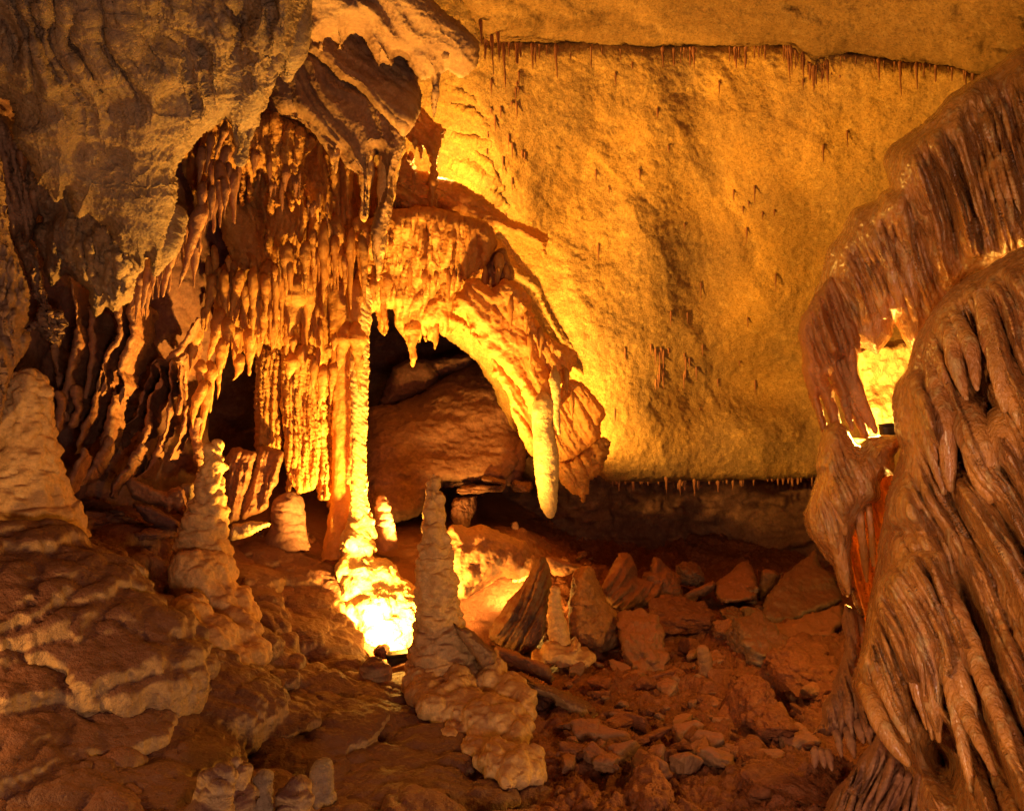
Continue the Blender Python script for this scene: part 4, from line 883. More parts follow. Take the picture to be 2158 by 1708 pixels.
lobes('flowstone_mound', 7, [(60,150,180,170,.35),(260,130,220,130,.35),(150,300,260,120,.4),(470,290,230,140,.4),(620,380,220,140,.4),(250,420,320,130,.4),(120,520,220,120,.35),(370,560,200,140,.35),(560,600,190,140,.35),(760,560,200,130,.35),(880,640,180,120,.3),(720,700,160,90,.3),(-120,400,200,260,.4),(940,760,190,130,.35),(820,820,200,120,.3),(640,800,220,110,.3),(1020,660,150,120,.3),(1080,800,160,110,.3)], rbf([(0,1150,4.75),(300,1300,4.75),(100,1300,4.45),(250,1150,5.1)]), .02, M_mite, 'large draped flowstone mound spreading below the fat ringed stalagmite', 'flowstone', .04, (5.5, 5.5, 2.))
def cascade(poly, n, rx, ry, vox, lab, seed, m=None):
    g = random.Random(seed); q = np.array(poly, float); prt = []; got = []
    t = 0
    while len(got) < n and t < 6000:
        t += 1
        X = g.uniform(q[:, 0].min(), q[:, 0].max()); Y = g.uniform(q[:, 1].min(), q[:, 1].max())
        if polydist(q, np.array([X]), np.array([Y]))[0][0] < 0: continue
        sz = .6+1.0*smooth(-.5, .5, pn(np.array([[X/130, Y/80, seed]])))[0]+g.uniform(-.15, .35)
        if any(((X-a)/(rx[0]*max(sz, w)))**2+((Y-b)/(ry[0]*max(sz, w)))**2 < .6 for a, b, w in got): continue
        got.append((X, Y, sz)); d = hit(X, Y); a = g.uniform(*rx)*sz; b = g.uniform(*ry)*sz
        prt.append(blob(X, Y+b*.55, d+a*d/F*.25, a, b*1.15, a*d/F*.95, g.uniform(-.12, .12), n=12))
    V, Q = fuse(prt, vox, 12)
    def bead(p):
        ph = p[:, 2]*8+1.2*fbm(p*1.6+seed, 3); sw = ph-np.floor(ph)
        return .026*(np.sqrt(np.clip(1-(2*sw-1)**2, 0, 1))-.7)*(.3+.7*smooth(-.5, .4, fbm(p*2.2+4, 2)))
    V = push(V, Q, bead)
    V = push(V, Q, lambda p: .022*bil(p*np.array([5, 5, 3.6])+seed, 3, .4)+.006*bil(p*np.array([15, 15, 9.]), 3, .5)+.002*bil(p*30, 2))
    nn = normals(V, Q)
    V = V+nn*(smooth(.85, .3, np.abs(nn[:, 2]))*.022*bil(V*np.array([12, 12, 1.4]), 2, .4))[:, None]
    return thing('flowstone_mound', V, Q, m or M_mite, lab, 'flowstone')
cascade([(-260,1340),(120,1350),(260,1400),(300,1480),(240,1560),(120,1640),(60,1760),(-300,1760)], 30, (85, 160), (22, 40), .014, 'stepped flowstone shelves with fluted fronts at the lower left edge', 1)
cascade([(260,1380),(400,1370),(520,1430),(560,1530),(520,1590),(410,1590),(380,1760),(60,1760),(130,1640),(250,1560)], 34, (60, 130), (24, 46), .013, 'heap of smooth pillow-like flowstone lobes in the left foreground', 2)
cascade([(700,1480),(820,1480),(930,1560),(1010,1620),(1040,1690),(960,1700),(800,1640),(690,1590)], 14, (70, 120), (26, 44), .013, 'broad low pitted flowstone hump in front of the tall ringed stalagmite', 3)
cascade([(500,1150),(600,1130),(700,1180),(705,1320),(740,1420),(760,1480),(640,1480),(540,1420),(500,1300)], 22, (50, 95), (26, 48), .016, 'lumpy brown flowstone slope left of the white-lit mound', 4)
cascade([(540,1460),(680,1480),(690,1560),(800,1650),(900,1720),(860,1760),(730,1760),(710,1640),(560,1580)], 22, (70, 140), (18, 34), .013, 'low rippled flowstone sheet behind the row of grey knobs', 5)

# ------------------------------------------------------------------ rocks
def rock(t, X, Y, d, rx, ry, rz, roll, seed, m, lab, name='boulder', grp=None, planes=11, rnd=.05, amp=.06, n=34):
    (X, Y), = T(t, [(X, Y)])
    V, Q = boulder(X, Y, d, rx*.3579, ry*.3579, rz, roll, seed, n, planes, rnd, amp)
    V = push(V, Q, lambda p: .022*fbm(p*6+seed, 5, .6)+.012*bil(p*np.array([5, 5, 14.])+seed, 3)+.004*bil(p*30, 2))
    return thing(name, V, Q, m, lab, 'rock', grp, org=P3(X, Y+ry*.3579, d))
def cutrock(t, q, d, m, lab, front=.2, R=12, seed=0, fd=None, name='boulder', a=.014, back=.3):
    V, Q = slab(T(t, q), d, front=front, back=back, R=R, h=2.2, jag=1.5, js=8, fd=fd, seed=seed)
    V = push(V, Q, lambda p: 1.6*a*fbm(p*6+seed, 5, .6)+.006*bil(p*np.array([5, 5, 12.])+seed, 3))
    return thing(name, V, Q, m, lab, 'rock')
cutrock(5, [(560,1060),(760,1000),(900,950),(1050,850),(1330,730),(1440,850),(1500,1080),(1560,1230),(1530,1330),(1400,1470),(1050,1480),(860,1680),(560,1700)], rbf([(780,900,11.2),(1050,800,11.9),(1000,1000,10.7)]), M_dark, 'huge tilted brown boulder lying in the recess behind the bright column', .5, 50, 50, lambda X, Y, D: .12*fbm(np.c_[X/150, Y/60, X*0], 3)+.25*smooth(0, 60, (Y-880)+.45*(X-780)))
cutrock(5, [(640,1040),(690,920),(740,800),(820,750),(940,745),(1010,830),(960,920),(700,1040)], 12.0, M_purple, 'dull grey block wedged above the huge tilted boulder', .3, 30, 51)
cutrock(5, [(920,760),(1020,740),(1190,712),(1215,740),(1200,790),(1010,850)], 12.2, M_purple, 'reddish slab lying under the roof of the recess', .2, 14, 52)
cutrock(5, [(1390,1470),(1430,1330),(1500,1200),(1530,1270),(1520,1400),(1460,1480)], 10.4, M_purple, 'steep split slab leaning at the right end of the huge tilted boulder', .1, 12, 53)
RB = 'slabs strewn along the foot of the tilted boulder'
for k, (X, Y, rx, ry, ro, lab) in enumerate([(1230,1430,110,22,.35,'flat tilted slab lying farthest right along the boulder foot'), (1130,1465,100,18,.1,'thin flat slab under the tilted boulder, middle of the row'),(1500,1490,60,30,-.1,'rounded pale rock beside the thick hanging stalactite'),(1340,1450,70,20,-.2,'small wedge slab near the split slab'),(1250,1500,130,25,.05,'broad dark slab below the flat tilted one')]):
    rock(5, X, Y, 10.6-.15*k, rx, ry, .3, ro, 60+k, M_purple, lab, 'broken_slab', RB, planes=6)
rock(5, 1150, 1640, 9.9, 70, 90, .3, .1, 70, M_purple, 'upright dull block standing on the back slope behind the stalagmite')
cutrock(8, [(870,60),(900,20),(1000,40),(1100,30),(1220,90),(1330,130),(1370,220),(1360,310),(1290,350),(1180,330),(1060,400),(980,460),(900,440),(860,330)], rbf([(950,1120,8.4),(1100,1150,8.7),(1020,1230,8.4)]), M_red, 'rounded orange boulder right behind the tall ringed stalagmite', .4, 40, 54, lambda X, Y, D: .08*fbm(np.c_[X/60, Y/60, X*0], 3))
cutrock(8, [(900,440),(980,440),(1060,390),(1180,320),(1330,310),(1350,340),(1250,440),(1110,660),(1060,600),(1000,560),(930,500)], rbf([(970,1260,8.9),(1090,1220,9.1),(1040,1310,8.7)]), M_calc, 'fluted yellow-lit rock face under the rounded orange boulder', .2, 20, 55, flows(-24, 10, 100, .09, seed=31))
cutrock(8, [(1110,660),(1250,440),(1340,340),(1390,210),(1440,200),(1470,300),(1480,420),(1455,560),(1440,660),(1370,760),(1290,790),(1200,750),(1130,700)], rbf([(1090,1250,7.9),(1150,1200,8.),(1100,1350,7.6)]), M_rock2, 'dark brown fluted wedge of rock leaning right of the yellow-lit face', .3, 26, 56, flows(-27, 18, 240, .08, seed=32))
cutrock(8, [(1440,210),(1520,220),(1650,260),(1670,290),(1600,300),(1560,330),(1480,310)], 8.6, M_rock, 'flat slab lying across the top of the dark fluted wedge', .12, 10, 57)
cutrock(8, [(1580,560),(1590,420),(1610,310),(1660,265),(1700,260),(1730,290),(1760,380),(1800,460),(1900,600),(1880,720),(1780,780),(1650,740),(1590,680)], rbf([(1210,1200,8.0),(1280,1290,7.9),(1220,1340,7.7)]), M_rock3, 'grainy orange standing rock with a glowing left edge behind the slim pale stalagmite', .35, 34, 58, lambda X, Y, D: .05*fbm(np.c_[X/20, Y/20, X*0], 3))
cutrock(8, [(1775,400),(1820,300),(1880,190),(1940,200),(1980,270),(1990,340),(2050,330),(2080,210),(2120,220),(2190,300),(2240,330),(2230,460),(2150,520),(2000,520),(1900,540),(1830,520)], rbf([(1280,1200,9.),(1400,1180,9.4),(1350,1290,8.7)]), M_rock, 'jagged brown rock with combed sides behind the grainy standing rock', .3, 30, 59, flows(-35, 18, 120, .10, seed=33))
cutrock(8, [(900,600),(930,620),(1000,640),(1090,720),(1150,760),(1150,830),(1080,850),(1000,760),(940,680)], 6.0, M_mite, 'pale splinter slab leaning against the tall ringed stalagmite', .1, 12, 61)
cutrock(8, [(1160,750),(1260,770),(1440,850),(1490,910),(1480,955),(1400,930),(1290,890),(1230,880),(1170,820)], rbf([(1060,1370,6.5),(1160,1420,6.3),(1100,1390,6.35)]), M_rock, 'flat brown slab lying right of the tall ringed stalagmite foot', .12, 14, 62)
cutrock(8, [(1330,950),(1440,970),(1560,1000),(1680,1060),(1745,1140),(1730,1210),(1650,1250),(1560,1200),(1530,1130),(1480,1050),(1400,1020)], 5.9, M_mite, 'rounded tan rock with a wet dark rim in front of the flat brown slab', .25, 26, 63)
RU = 'angular rocks on the rubble slope'
cutrock(9, [(610,575),(650,440),(760,310),(850,240),(930,180),(960,260),(1040,330),(1085,470),(960,530),(860,580),(700,610)], rbf([(1620,1300,8.2),(1720,1170,8.8),(1750,1260,8.3)]), M_rock2, 'biggest grey-orange slab of the rubble, leaning against the wet draperies', .18, 16, 64, lambda X, Y, D: .04*fbm(np.c_[X/110, Y/70, X*0], 4))
cutrock(9, [(690,610),(760,600),(900,550),(1070,500),(1100,560),(1090,600),(1050,640),(1020,690),(900,690),(760,710),(695,690)], rbf([(1640,1330,7.4),(1760,1290,7.7),(1700,1340,7.3)]), M_rock, 'flat orange slab under the biggest slab of the rubble', .14, 12, 65)
cutrock(9, [(340,370),(420,310),(480,250),(540,240),(580,330),(580,450),(500,480),(400,490),(345,460)], rbf([(1510,1250,9.),(1590,1220,9.2),(1540,1260,8.8)]), M_rock, 'square-cut reddish block standing behind the rubble', .25, 14, 66)
cutrock(9, [(25,530),(130,450),(220,400),(330,355),(338,400),(240,460),(190,480),(100,525)], 9.1, M_rock, 'thin slab tilted like a ramp beside the square-cut block', .1, 8, 67)
cutrock(9, [(590,400),(620,300),(690,290),(720,320),(740,300),(700,360),(650,430),(600,480)], 9.4, M_rock, 'small upright block between the square-cut block and the biggest slab', .15, 10, 68)
for k, (X, Y, d, rx, ry, rz, ro, m, lab) in enumerate([
  (30,400,9.0,110,110,.35,.2,M_rock,'craggy reddish boulder at the left end of the rubble row'),
  (190,320,9.6,90,70,.3,-.2,M_rock,'crumbling dark boulder behind the ramp-like slab'),
  (-90,740,7.2,130,150,.45,.1,M_rock,'big rounded red boulder below the grainy standing rock'),
  (600,740,7.0,160,140,.4,.3,M_rock,'big smooth orange boulder in the middle of the rubble'),
  (830,900,6.2,190,130,.4,-.2,M_dirt,'large rough clay-covered boulder near the foot of the wet draperies'),
  (540,430,8.8,55,50,.2,.2,M_rock,'small pale boulder in front of the square-cut block'),
  (150,560,8.2,190,80,.4,-.1,M_dirt,'low red clay hummock below the ramp-like slab'),
  (450,560,8.2,60,60,.2,.4,M_rock,'small knobbly boulder left of the biggest slab'),
  (390,640,7.6,60,50,.2,.1,M_rock,'small round boulder above the finger stalagmite'),
  (560,1090,5.7,90,150,.3,-.6,M_dirt,'long ridge-like clay boulder in the lower rubble'),
  (-60,860,7.0,80,70,.2,.1,M_dirt,'round clay lump left of the finger stalagmite'),
  (640,1180,5.4,100,80,.25,.2,M_dirt,'hollowed clay boulder in the lower rubble'),
  (560,1400,4.9,90,70,.2,.1,M_dirt,'pitted clay lump near the bottom of the rubble'),
  (700,1560,4.5,260,90,.3,-.1,M_dirt,'wide clay hump at the bottom edge below the rubble'),
  (-60,1620,4.3,170,110,.3,.5,M_dirt,'smooth red clay bank at the bottom edge'),
  (900,760,6.6,90,50,.2,.1,M_dirt,'crumbly clay heap under the flat orange slab'),
  (330,830,6.9,70,60,.2,.1,M_rock,'low wide boulder right of the finger stalagmite'),
  (-420,420,8.4,60,60,.2,.1,M_rock,'small reddish boulder at the foot of the jagged brown rock')]):
    rock(9, X, Y, d, rx, ry, rz, ro, 80+k, M_rock2 if m is M_rock and k % 2 else m, lab, 'boulder', RU, amp=.14, rnd=.09)
# fist-sized stones of the rubble
src = []
for k in range(230):
    X = rs.uniform(1180, 1810); Y = 1190+rs.random()**.8*450
    if X > 1990-.18*Y: continue
    yy = 2.0/((Y-CY)/F); yy = min(yy, 10.5); x = (X-CX)/F*yy; zz = float(floor_z(x, yy))
    if len(src) < 6:
        V, Q = boulder(X, Y, yy, 16, 12, .09, rs.uniform(-.5, .5), 200+k, 14, 8, .06, .12)
        o = thing('stone', V, Q, M_dirt if len(src) % 2 else M_rock, 'fist-sized reddish stone among the rubble on the clay slope', 'stone', 'small stones of the rubble'); src.append(o)
    else:
        o = rs.choice(src).copy(); C.objects.link(o); g_ = .3+1.1*rs.random()**2.2; o.scale = [g_*rs.uniform(.7, 1.25) for v in range(3)]; o.rotation_euler = (rs.uniform(-.4,.4), rs.uniform(-.4,.4), rs.uniform(0, 6))
    o.location = (x, yy, zz+.03)
# broken stone in the crevice at left
for k, (q, d, m, lab) in enumerate([([(750,1440),(800,1440),(880,1490),(980,1530),(1050,1490),(1080,1500),(1120,1620),(1090,1680),(1020,1610),(990,1640),(960,1600),(860,1590),(770,1530)], 6.9, M_red, 'fallen broken slab lying in the crevice left of the tall tapering stalagmite'),
  ([(1055,1490),(1140,1465),(1140,1560),(1110,1600)], 6.95, M_slab, 'grainy tan plate peeping out behind the tall tapering stalagmite'),
  ([(780,1590),(900,1610),(1030,1680),(1080,1740),(1000,1740),(860,1690)], 6.7, M_purple, 'grey shard lying under the fallen broken slab')]):
    cutrock(4, q, d, m, lab, .1, 9, 110+k, name='broken_slab')
cutrock(7, [(1350,60),(1370,20),(1450,12),(1560,8),(1600,18),(1530,50),(1440,100),(1400,110),(1360,100)], 7.2, M_calc, 'bright lit pale shard right of the tall tapering stalagmite', .08, 8, 115, name='broken_slab')
for k, (X, Y, rx, ry, lab) in enumerate([(680,60,120,80,'dark boulder in the floor crevice behind the draped mound'), (820,190,140,90,'low dark boulder between the draped mound and the tapering stalagmite'), (950,60,60,45,'pinkish rock above the low dark boulder'), (560,10,90,60,'dark rock at the foot of the left draperies')]):
    rock(7, X, Y, 6.9-.1*k, rx, ry, .35, .1, 120+k, M_purple, lab, 'boulder', 'dark rocks in the floor crevice', amp=.12, rnd=.1)

# ------------------------------------------------------------------ wet draperies at right
def folds(ang, wid, lng, amp, seed=0, cord=.03):
    ca, sa = math.cos(math.radians(ang)), math.sin(math.radians(ang))
    def fn(X, Y, D):
        u = X*ca-Y*sa; v = X*sa+Y*ca
        w = fbm(np.c_[X/260, Y/330, X*0+seed], 2)
        uu = u/wid+w*.75
        a = np.abs(pn(np.c_[uu, v/lng, X*0+seed*5.1]))**.75
        b = np.abs(pn(np.c_[uu*2.4+7, v/lng*1.2, X*0+seed*5.1+9]))**.8+.4*np.abs(pn(np.c_[uu*5.3+3, v/lng*1.6, X*0+seed*2.1+4]))
        c = (1-np.abs(pn(np.c_[uu*1.5+3, v/lng*1.3, X*0+seed*3.3])))**7*smooth(-.3, .5, pn(np.c_[u/120, v/260, X*0+seed]))
        return amp*(a*2+b*.75-.6)+cord*c
    return fn
wetn = lambda p: .006*bil(p*np.array([9, 9, 5.]), 2, .4)+.0028*bil(p*np.array([16, 16, 42.])+fbm(p*5, 2)[:, None], 2)+.012*fbm(p*5, 2)
def drape(name, t, q, d, fd, lab, fingers=(), R=55, front=.35, h=2.3, m=None, seed=0, jag=1.5, fd_d=None, lit=()):
    m = m or M_wet
    pq = T(t, q); e = empty(name, P3(np.mean([p[0] for p in pq]), max(p[1] for p in pq), d(pq[0][0], pq[0][1]) if callable(d) else d)); tag(e, lab, 'drapery', 'wet draperies at the right')
    V, Q = slab(pq, d, front=front, back=.03 if m in (M_thin, M_veil) else .25, R=R, h=h, jag=jag, js=12, fd=fd, seed=seed)
    V = push(V, Q, wetn); mk('curtain', V, Q, m, None, e)
    for b, mid, tp, r, off in fingers:
        B = T(t, [b, mid, tp]); dd = [(d(X, Y) if callable(d) else d)-off for X, Y in B]
        V, Q = tube([(B[0][0], B[0][1], dd[0]+.1, r*.25), (B[0][0]*.6+B[1][0]*.4, B[0][1]*.6+B[1][1]*.4, dd[0], r*.36), (B[1][0], B[1][1], dd[1], r*.34), (B[1][0]*.4+B[2][0]*.6, B[1][1]*.4+B[2][1]*.6, dd[2]*.6+dd[1]*.4, r*.25), (*B[2], dd[2], r*.10)], n=22, step=2.4)
        V = push(V, Q, lambda p: .007*fbm(p*np.array([9, 9, 5.]), 3)+.0014*bil(p*np.array([28, 28, 45.]), 2))
        mk('finger', V, Q, m, None, e)
    return e
d1 = rbf([(2157,100,4.9),(1870,330,5.1),(1690,640,5.35),(1720,900,5.2),(2000,560,4.9),(2157,500,4.5),(1850,700,5.2),(1900,900,5.1),(1900,450,4.95),(2900,100,4.2),(2900,700,3.7)])
fr1 = folds(21, 44, 700, .19, seed=41)
drape('drapery', 3, [(1330,950),(1380,860),(1500,770),(1620,680),(1700,580),(1780,530),(1900,440),(2000,380),(2110,290),(2300,180),(2700,60),(3300,-200),(4400,-500),(4400,1900),(2700,1750),(2150,1560),(1960,1600),(1870,1640),(1800,1700),(1750,1780),(1700,1860),(1650,1960),(1590,2020),(1560,2120),(1520,2160),(1500,2080),(1440,1980),(1400,1900),(1380,1980),(1310,2060),(1290,2080),(1230,2050),(1190,2040),(1178,2140),(1160,2160),(1130,2110),(1090,2060),(1060,2030),(1000,2010),(960,1960),(940,1960),(930,1720),(960,1650),(975,1580),(1010,1460),(1090,1360),(1110,1310),(1150,1230),(1290,1180),(1330,1130),(1370,1100)], d1,
   lambda X, Y, D: fr1(X, Y, D)*smooth(20, 90, D)+.25*np.exp(-((X-1960+.55*(Y-300))/60)**2)*smooth(700, 300, Y)+.05*bil(np.c_[X/110, Y/160, X*0], 2),
   'tall wet orange drapery sweeping down from the upper right corner above the lit niche', R=50, front=.3, seed=71,
   fingers=[((1400,1300),(1470,1560),(1535,1860),48,.28),((1330,1330),(1380,1600),(1440,1820),46,.3),((1240,1380),(1290,1650),(1345,1880),52,.28),((1180,1400),(1220,1560),(1270,1720),44,.25),((1060,1700),(1120,1880),(1165,2120),50,.2),((1480,1250),(1560,1500),(1640,1880),40,.22)])
fr2 = folds(19, 24, 500, .15, seed=42)
drape('drapery', 6, [(850,500),(940,350),(1020,250),(1090,330),(1120,420),(1180,560),(1200,700),(1180,720),(1160,700),(1150,760),(1180,900),(1172,940),(1150,910),(1115,850),(1085,740),(1075,760),(1110,860),(1150,960),(1215,1100),(1240,1200),(1205,1190),(1150,1050),(1120,970),(1140,1080),(1150,1165),(1130,1150),(1100,1050),(1060,930),(1015,840),(995,845),(1025,930),(1060,1040),(1075,1120),(1045,1150),(1000,1060),(960,950),(950,960),(985,1070),(1000,1150),(970,1180),(930,1070),(900,960),(860,820),(850,700),(835,600)], rbf([(1690,680,5.1),(1780,900,4.95),(1760,650,5.05)]), lambda X, Y, D: fr2(X, Y, D)*smooth(5, 30, D), 'thin wet drapery with gaps glowing in front of the lit niche', R=24, front=.16, seed=72, m=M_veil,
   fingers=[((1050,250),(1120,620),(1172,935),34,.1),((960,560),(1080,850),(1150,1160),26,.08),((1080,700),(1180,960),(1290,1180),44,.08)])
drape('drapery', 6, [(1210,900),(1180,800),(1170,690),(1300,640),(1480,620),(1560,560),(1600,700),(1480,820),(1420,880),(1460,1130),(1420,1230),(1340,1190),(1250,1210),(1170,1250),(1100,1200),(1220,1200),(1240,1100)], rbf([(1800,700,5.8),(1900,750,6.0),(1850,800,6.1),(1870,920,5.75)]), lambda X, Y, D: .05*fbm(np.c_[X/40, Y/40, X*0], 3), 'pale hollow glowing at the back of the lit niche', R=20, front=.1, seed=73, m=M_calc)
d3 = rbf([(1720,920,4.9),(1880,930,4.7),(1700,1090,4.85),(1840,1330,4.75),(1870,1100,4.6),(1780,1060,4.65)])
fr3 = folds(19, 38, 600, .13, seed=43)
drape('drapery', 6, [(930,1370),(960,1240),(985,1150),(1060,1110),(1110,1150),(1160,1230),(1200,1255),(1240,1200),(1330,1190),(1420,1190),(1440,1260),(1400,1310),(1390,1420),(1340,1420),(1310,1460),(1310,1560),(1240,1600),(1190,1690),(1150,1780),(1135,1900),(1150,2040),(1185,2170),(1215,2260),(1165,2180),(1140,2090),(1120,2130),(1080,2100),(1040,1980),(960,1880),(900,1780),(880,1730),(865,1650),(890,1560),(940,1430)], d3, lambda X, Y, D: fr3(X, Y, D)*smooth(10, 60, D), 'middle wet drapery below the lit niche, its folds glowing red', R=40, front=.26, seed=74,
   fingers=[((960,1480),(1050,1800),(1130,2130),44,.22),((1000,1420),(1060,1620),(1110,1780),44,.22),((1180,1560),(1205,1800),(1235,2060),26,.12),((1235,1560),(1258,1740),(1275,1960),22,.12)])
drape('drapery', 6, [(1290,1380),(1350,1340),(1385,1420),(1380,1500),(1360,1610),(1330,1640),(1320,1800),(1325,1950),(1290,2080),(1262,2180),(1245,2300),(1200,2260),(1140,2100),(1080,1950),(1090,1800),(1140,1650),(1200,1500)], rbf([(1830,1030,4.98),(1860,1150,4.95),(1830,1320,4.95)]), folds(16, 16, 400, .10, seed=44), 'glowing red-orange translucent sheet showing between two wet draperies', R=14, front=.03, seed=75, m=M_thin)
drape('drapery', 3, [(1520,1350),(1560,1380),(1620,1470),(1660,1580),(1680,1720),(1650,1860),(1610,1930),(1580,1870),(1590,1700),(1560,1560),(1530,1450)], rbf([(1940,520,5.05),(1980,640,5.),(1950,700,5.05)]), flows(18, 10, 200, .05, seed=45), 'narrow glowing yellow-orange sheet in a fold of the tall wet drapery', R=10, front=.06, seed=76, m=M_thin)
d2 = rbf([(2157,530,4.0),(1990,640,4.2),(1900,790,4.3),(1890,1060,4.25),(1840,1300,4.35),(1900,1640,4.1),(2157,1708,3.2),(2157,1100,3.7),(2020,950,3.95),(2000,1300,3.95),(2300,600,3.6),(2300,1700,2.9),(2900,500,3.1),(2900,1700,2.5)])
fr4 = folds(24, 50, 800, .21, seed=46)
hole = lambda X, Y, x, y, a, b: np.exp(-((X-x)/a)**2-((Y-y)/b)**2)
def fd4(X, Y, D):
    r = fr4(X, Y, D)*smooth(10, 80, D)+.06*bil(np.c_[X/150, Y/260, X*0+3], 2)
    r = r-.55*hole(X-.12*(Y-950), Y, 2000, 940, 22, 90)-.4*hole(X, Y, 2055, 800, 20, 70)-.4*hole(X, Y, 2085, 900, 16, 50)-.45*hole(X-.2*(Y-1400), Y, 2062, 1330, 22, 120)-.4*hole(X, Y, 2000, 1600, 60, 60)
    r = r+.16*hole(X, Y, 1910, 1060, 60, 50)+.12*hole(X, Y, 1930, 1180, 70, 60)-.12*hole(X, Y, 1900, 1120, 60, 16)
    return r
drape('drapery', 6, [(1385,1010),(1400,930),(1430,860),(1470,790),(1500,660),(1580,520),(1650,430),(1720,330),(1830,260),(1960,190),(2110,110),(2500,-60),(3200,-260),(4300,-500),(4300,3900),(1500,3900),(1640,3560),(1480,3400),(1440,3200),(1400,3100),(1350,3000),(1290,2900),(1200,2780),(1150,2660),(1190,2500),(1230,2300),(1250,2160),(1290,2000),(1310,1850),(1330,1700),(1345,1560),(1380,1430),(1420,1330),(1440,1260),(1410,1180)], d2, fd4,
   'nearest wet drapery filling the lower right corner with long folds', R=70, front=.3, h=2.5, seed=77,
   fingers=[((1620,780),(1700,1150),(1728,1520),62,.34),((1560,1000),(1620,1250),(1690,1540),50,.3),((1720,520),(1750,740),(1822,990),50,.36),((1750,480),(1850,700),(1885,930),48,.36),((1800,1010),(1900,1300),(1960,1600),100,.34),((1900,350),(2010,800),(2050,1060),60,.36),((1960,500),(2050,900),(2150,1150),60,.34),((2010,1080),(2090,1280),(2160,1440),100,.3)])
# long fingers of the lower part
e = empty('drapery', P3(2050, 1640, 3.8)); tag(e, 'fan of long wet stone fingers streaming down in front of the nearest drapery', 'drapery', 'wet draperies at the right')
fr5 = folds(24, 30, 600, .14, seed=47)
q = T(9, [(1225,700),(1260,520),(1300,350),(1400,240),(1520,160),(1620,150),(1680,180),(1720,300),(1760,480),(1830,620),(1880,720),(1920,860),(1960,1000),(1900,1000),(1850,900),(1800,800),(1780,900),(1820,1040),(1870,1160),(1860,1190),(1790,1130),(1730,1010),(1690,960),(1700,1160),(1660,1300),(1600,1230),(1540,1100),(1500,1000),(1490,1140),(1470,1300),(1440,1290),(1380,1180),(1300,1060),(1250,990),(1200,960),(1180,860)])
V, Q = slab(q, lambda X, Y: d2(X, Y)-.30, front=.22, back=.3, R=40, h=2.2, jag=1.5, js=12, fd=lambda X, Y, D: fr5(X, Y, D)*smooth(3, 30, D), seed=78)
V = push(V, Q, wetn); mk('curtain', V, Q, M_wet, None, e)
for b, mid, tp, r in [((1640,300),(1840,720),(2160,1560),66),((1560,300),(1700,760),(1850,1600),60),((1480,320),(1620,860),(1660,1310),58),((1400,340),(1560,800),(1620,1300),54),((1330,520),(1480,800),(1590,1240),50),((1700,420),(1800,700),(1850,910),52),((1660,560),(1780,900),(1880,1190),56),((1250,800),(1380,1080),(1480,1310),50),((1620,600),(1760,1000),(1990,1500),60),((1230,980),(1340,1240),(1480,1440),60)]:
    B = T(9, [b, mid, tp]); dd = [d2(X, Y)-o for (X, Y), o in zip(B, (.42, .5, .45))]
    V, Q = tube([(*B[0], dd[0]+.08, r*.28), (B[0][0]*.55+B[1][0]*.45, B[0][1]*.55+B[1][1]*.45, dd[0]*.5+dd[1]*.5, r*.36), (*B[1], dd[1], r*.32), (B[1][0]*.45+B[2][0]*.55, B[1][1]*.45+B[2][1]*.55, dd[1]*.4+dd[2]*.6, r*.24), (*B[2], dd[2], r*.08)], n=24, step=2.4)
    V = push(V, Q, lambda p: .007*fbm(p*np.array([9, 9, 5.]), 3)+.0014*bil(p*np.array([28, 28, 45.]), 2)); mk('finger', V, Q, M_wet, None, e)
# brown foot with small fingers
e = drape('drapery', 9, [(1100,480),(1180,540),(1230,640),(1210,760),(1180,860),(1230,980),(1260,1120),(1300,1240),(1250,1320),(1230,1240),(1220,1300),(1200,1220),(1180,1180),(1160,1300),(1150,1390),(1130,1280),(1110,1220),(1090,1300),(1080,1380),(1065,1260),(1040,1250),(1000,1260),(960,1240),(910,1260),(970,1180),(980,1090),(1040,980),(1080,840),(1110,700),(1090,600)], rbf([(1790,1300,4.9),(1750,1530,4.6),(1830,1500,4.45)]), flows(14, 16, 140, .08, seed=48), 'rough brown drapery foot ending in small fingers above the clay floor', R=24, front=.2, seed=79, m=M_red,
   fingers=[((1000,1180),(1060,1270),(1085,1390),26,.15),((1080,1150),(1130,1280),(1165,1400),26,.15),((1150,1120),(1190,1230),(1215,1310),24,.15),((1190,1080),(1230,1200),(1255,1320),24,.15)])
e = drape('drapery', 9, [(1300,1240),(1390,1330),(1480,1440),(1560,1380),(1640,1500),(1680,1620),(1660,1800),(900,1800),(1000,1690),(1060,1580),(1130,1480),(1200,1380),(1260,1310)], rbf([(1900,1600,4.15),(1800,1700,4.1),(1750,1640,4.25)]), flows(-20, 18, 160, .09, seed=49), 'low brown drapery foot spreading over the floor at the bottom edge', R=30, front=.25, seed=80, m=M_red,
   fingers=[((930,1340),(930,1390),(925,1460),22,.1),((960,1350),(975,1400),(985,1460),22,.1),((1000,1350),(1015,1410),(1030,1480),22,.1)])

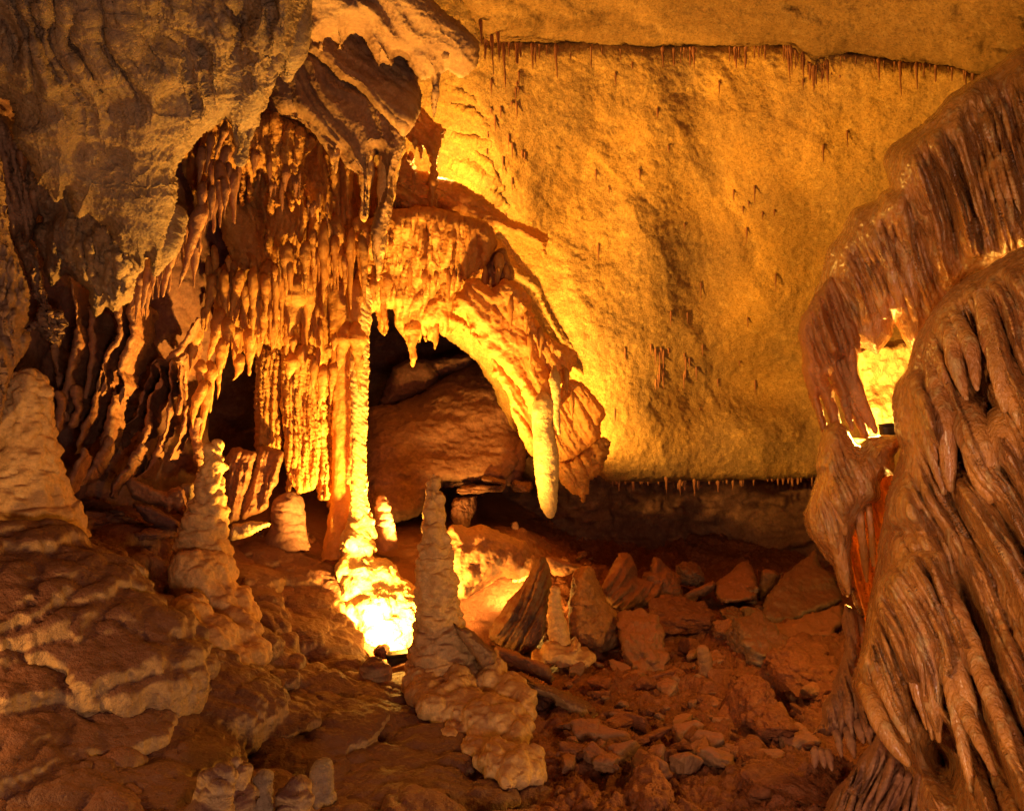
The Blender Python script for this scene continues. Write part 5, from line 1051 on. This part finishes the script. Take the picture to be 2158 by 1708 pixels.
# ------------------------------------------------------------------ lamp housings
def box(c, s, roll=0):
    V, Q = ball(4) if 4 not in _BALL else _BALL[4]
    V = V/np.abs(V).max(1)[:, None]
    V = np.sign(V)*np.abs(V)**1.0
    p = V*np.array(s)/2; a, b = math.cos(roll), math.sin(roll)
    return np.c_[p[:, 0]*a-p[:, 2]*b, p[:, 1], p[:, 0]*b+p[:, 2]*a]+np.array(c), Q
for X, Y, d, s, lab in [(848,1392,6.95,.22,'dark lamp housing on the floor in front of the white-lit mound'), (1877,905,4.9,.11,'small dark lamp housing at the bottom of the lit niche')]:
    c = P3(X, Y, d); e = empty('floodlight', c); tag(e, lab, 'lamp')
    for nm, dc, sz in [('housing', (0, 0, 0), (s*1.0, s*.6, s*.5)), ('hood', (0, -.02*s, s*.3), (s*1.1, s*.7, s*.06)), ('bracket', (0, 0, -s*.38), (s*.7, s*.2, s*.22))]:
        V, Q = box(c+np.array(dc), sz, .12); mk(nm, V, Q, M_metal, None, e)
    V, Q = box(c+np.array((0, s*.33, 0)), (s*.86, s*.03, s*.38), .12); mk('lens', V, Q, M_glass, None, e)
rock(8, 480, 775, 7.0, 50, 40, .1, .1, 140, M_dark, 'black stone left of the dark lamp housing on the floor')
V, Q = boulder(845, 1432, 6.75, 24, 30, .15, .03, 141, 24, 2, .03, .03); thing('stone_block', V, Q, M_rock, 'squared stone block under the dark lamp housing on the floor', 'block')
# ------------------------------------------------------------------ lamps, air and camera
AMB = (1., .49, .07)
def lamp(name, X, Y, d, watts, col=AMB, size=.06, aim=None, cone=160, blend=.6):
    l = bpy.data.lights.new(name, 'SPOT' if aim else 'POINT'); l.energy = watts; l.color = col; l.shadow_soft_size = size
    o = bpy.data.objects.new(name, l); C.objects.link(o); p = P3(X, Y, d); o.location = p
    if aim:
        l.spot_size = math.radians(cone); l.spot_blend = blend
        from mathutils import Vector
        o.rotation_euler = Vector(P3(*aim)-p).to_track_quat('-Z', 'Y').to_euler()
    return o
lamp('column_floodlight', 818, 1345, 6.9, 2000, size=.05, aim=(800, 300, 7.9), cone=116, blend=.45)
lamp('curtain_floodlight', 868, 1165, 8.5, 1400, size=.05, aim=(760, 300, 8.2), cone=118, blend=.45)
lamp('mound_floodlight', 812, 1352, 7.1, 1500, size=.04, aim=(822, 1275, 7.8), cone=104, blend=.6)
lamp('rock_floodlight', 1130, 1252, 8.45, 260, size=.05, aim=(1020, 1275, 8.9), cone=130, blend=.6)
lamp('small_rock_floodlight', 1150, 1262, 8.4, 24, size=.05)
lamp('stalagmite_backlight', 850, 1325, 7.1, 20, size=.04)
lamp('wall_floodlight', 1190, 930, 9.12, 560, size=.06, aim=(1450, 450, 10.3), cone=152, blend=.35)
lamp('ledge_floodlight', 935, 370, 8.9, 210, size=.05)
lamp('niche_floodlight', 1845, 900, 5.45, 130, size=.04)
lamp('drapery_floodlight', 1842, 1190, 5.25, 230, size=.04, aim=(1822, 1170, 4.9), cone=130, blend=.5)
lamp('side_floodlight', -420, 1400, 3.3, 58, col=(1., .5, .13), size=.05)
def area(name, loc, tgt, size, watts, col):
    from mathutils import Vector
    l = bpy.data.lights.new(name, 'AREA'); l.energy = watts; l.size = size; l.color = col
    o = bpy.data.objects.new(name, l); C.objects.link(o); o.location = loc
    o.rotation_euler = (Vector(tgt)-Vector(loc)).to_track_quat('-Z', 'Y').to_euler()
area('camera_fill', (.6, -.6, 1.3), (0, 7, 2.2), .5, 112, (1., .61, .43))  # unseen fill lamp added beside the camera to lift the nearer rock
wl = lamp('drapery_fill', 0, 0, .5, 430, col=(1., .56, .25), size=.12, aim=(1950, 900, 4.2), cone=62, blend=.7)  # unseen fill spot added to light the wet draperies from upper left
wl.location = (-1.3, .9, 2.75)
from mathutils import Vector
wl.rotation_euler = (Vector((2.1, 4.3, 1.8))-wl.location).to_track_quat('-Z', 'Y').to_euler()
w = bpy.data.worlds.new('World'); sc.world = w; w.use_nodes = True
bg = w.node_tree.nodes['Background']; bg.inputs[0].default_value = (.6, .26, .16, 1); bg.inputs[1].default_value = .02
cam = bpy.data.cameras.new('camera'); co = bpy.data.objects.new('camera', cam); C.objects.link(co)
co.location = (0, 0, CAMZ); co.rotation_euler = (math.radians(90), 0, 0)
cam.sensor_width = 36; cam.lens = 36*F/2157; cam.clip_end = 200
sc.camera = co
vs = sc.view_settings; vs.view_transform = 'Standard'; vs.look = 'None'; vs.exposure = 0; vs.gamma = 1
cy = sc.cycles
cy.max_bounces = 6; cy.diffuse_bounces = 3; cy.glossy_bounces = 2; cy.transmission_bounces = 3; cy.sample_clamp_indirect = 4
cy.use_denoising = True
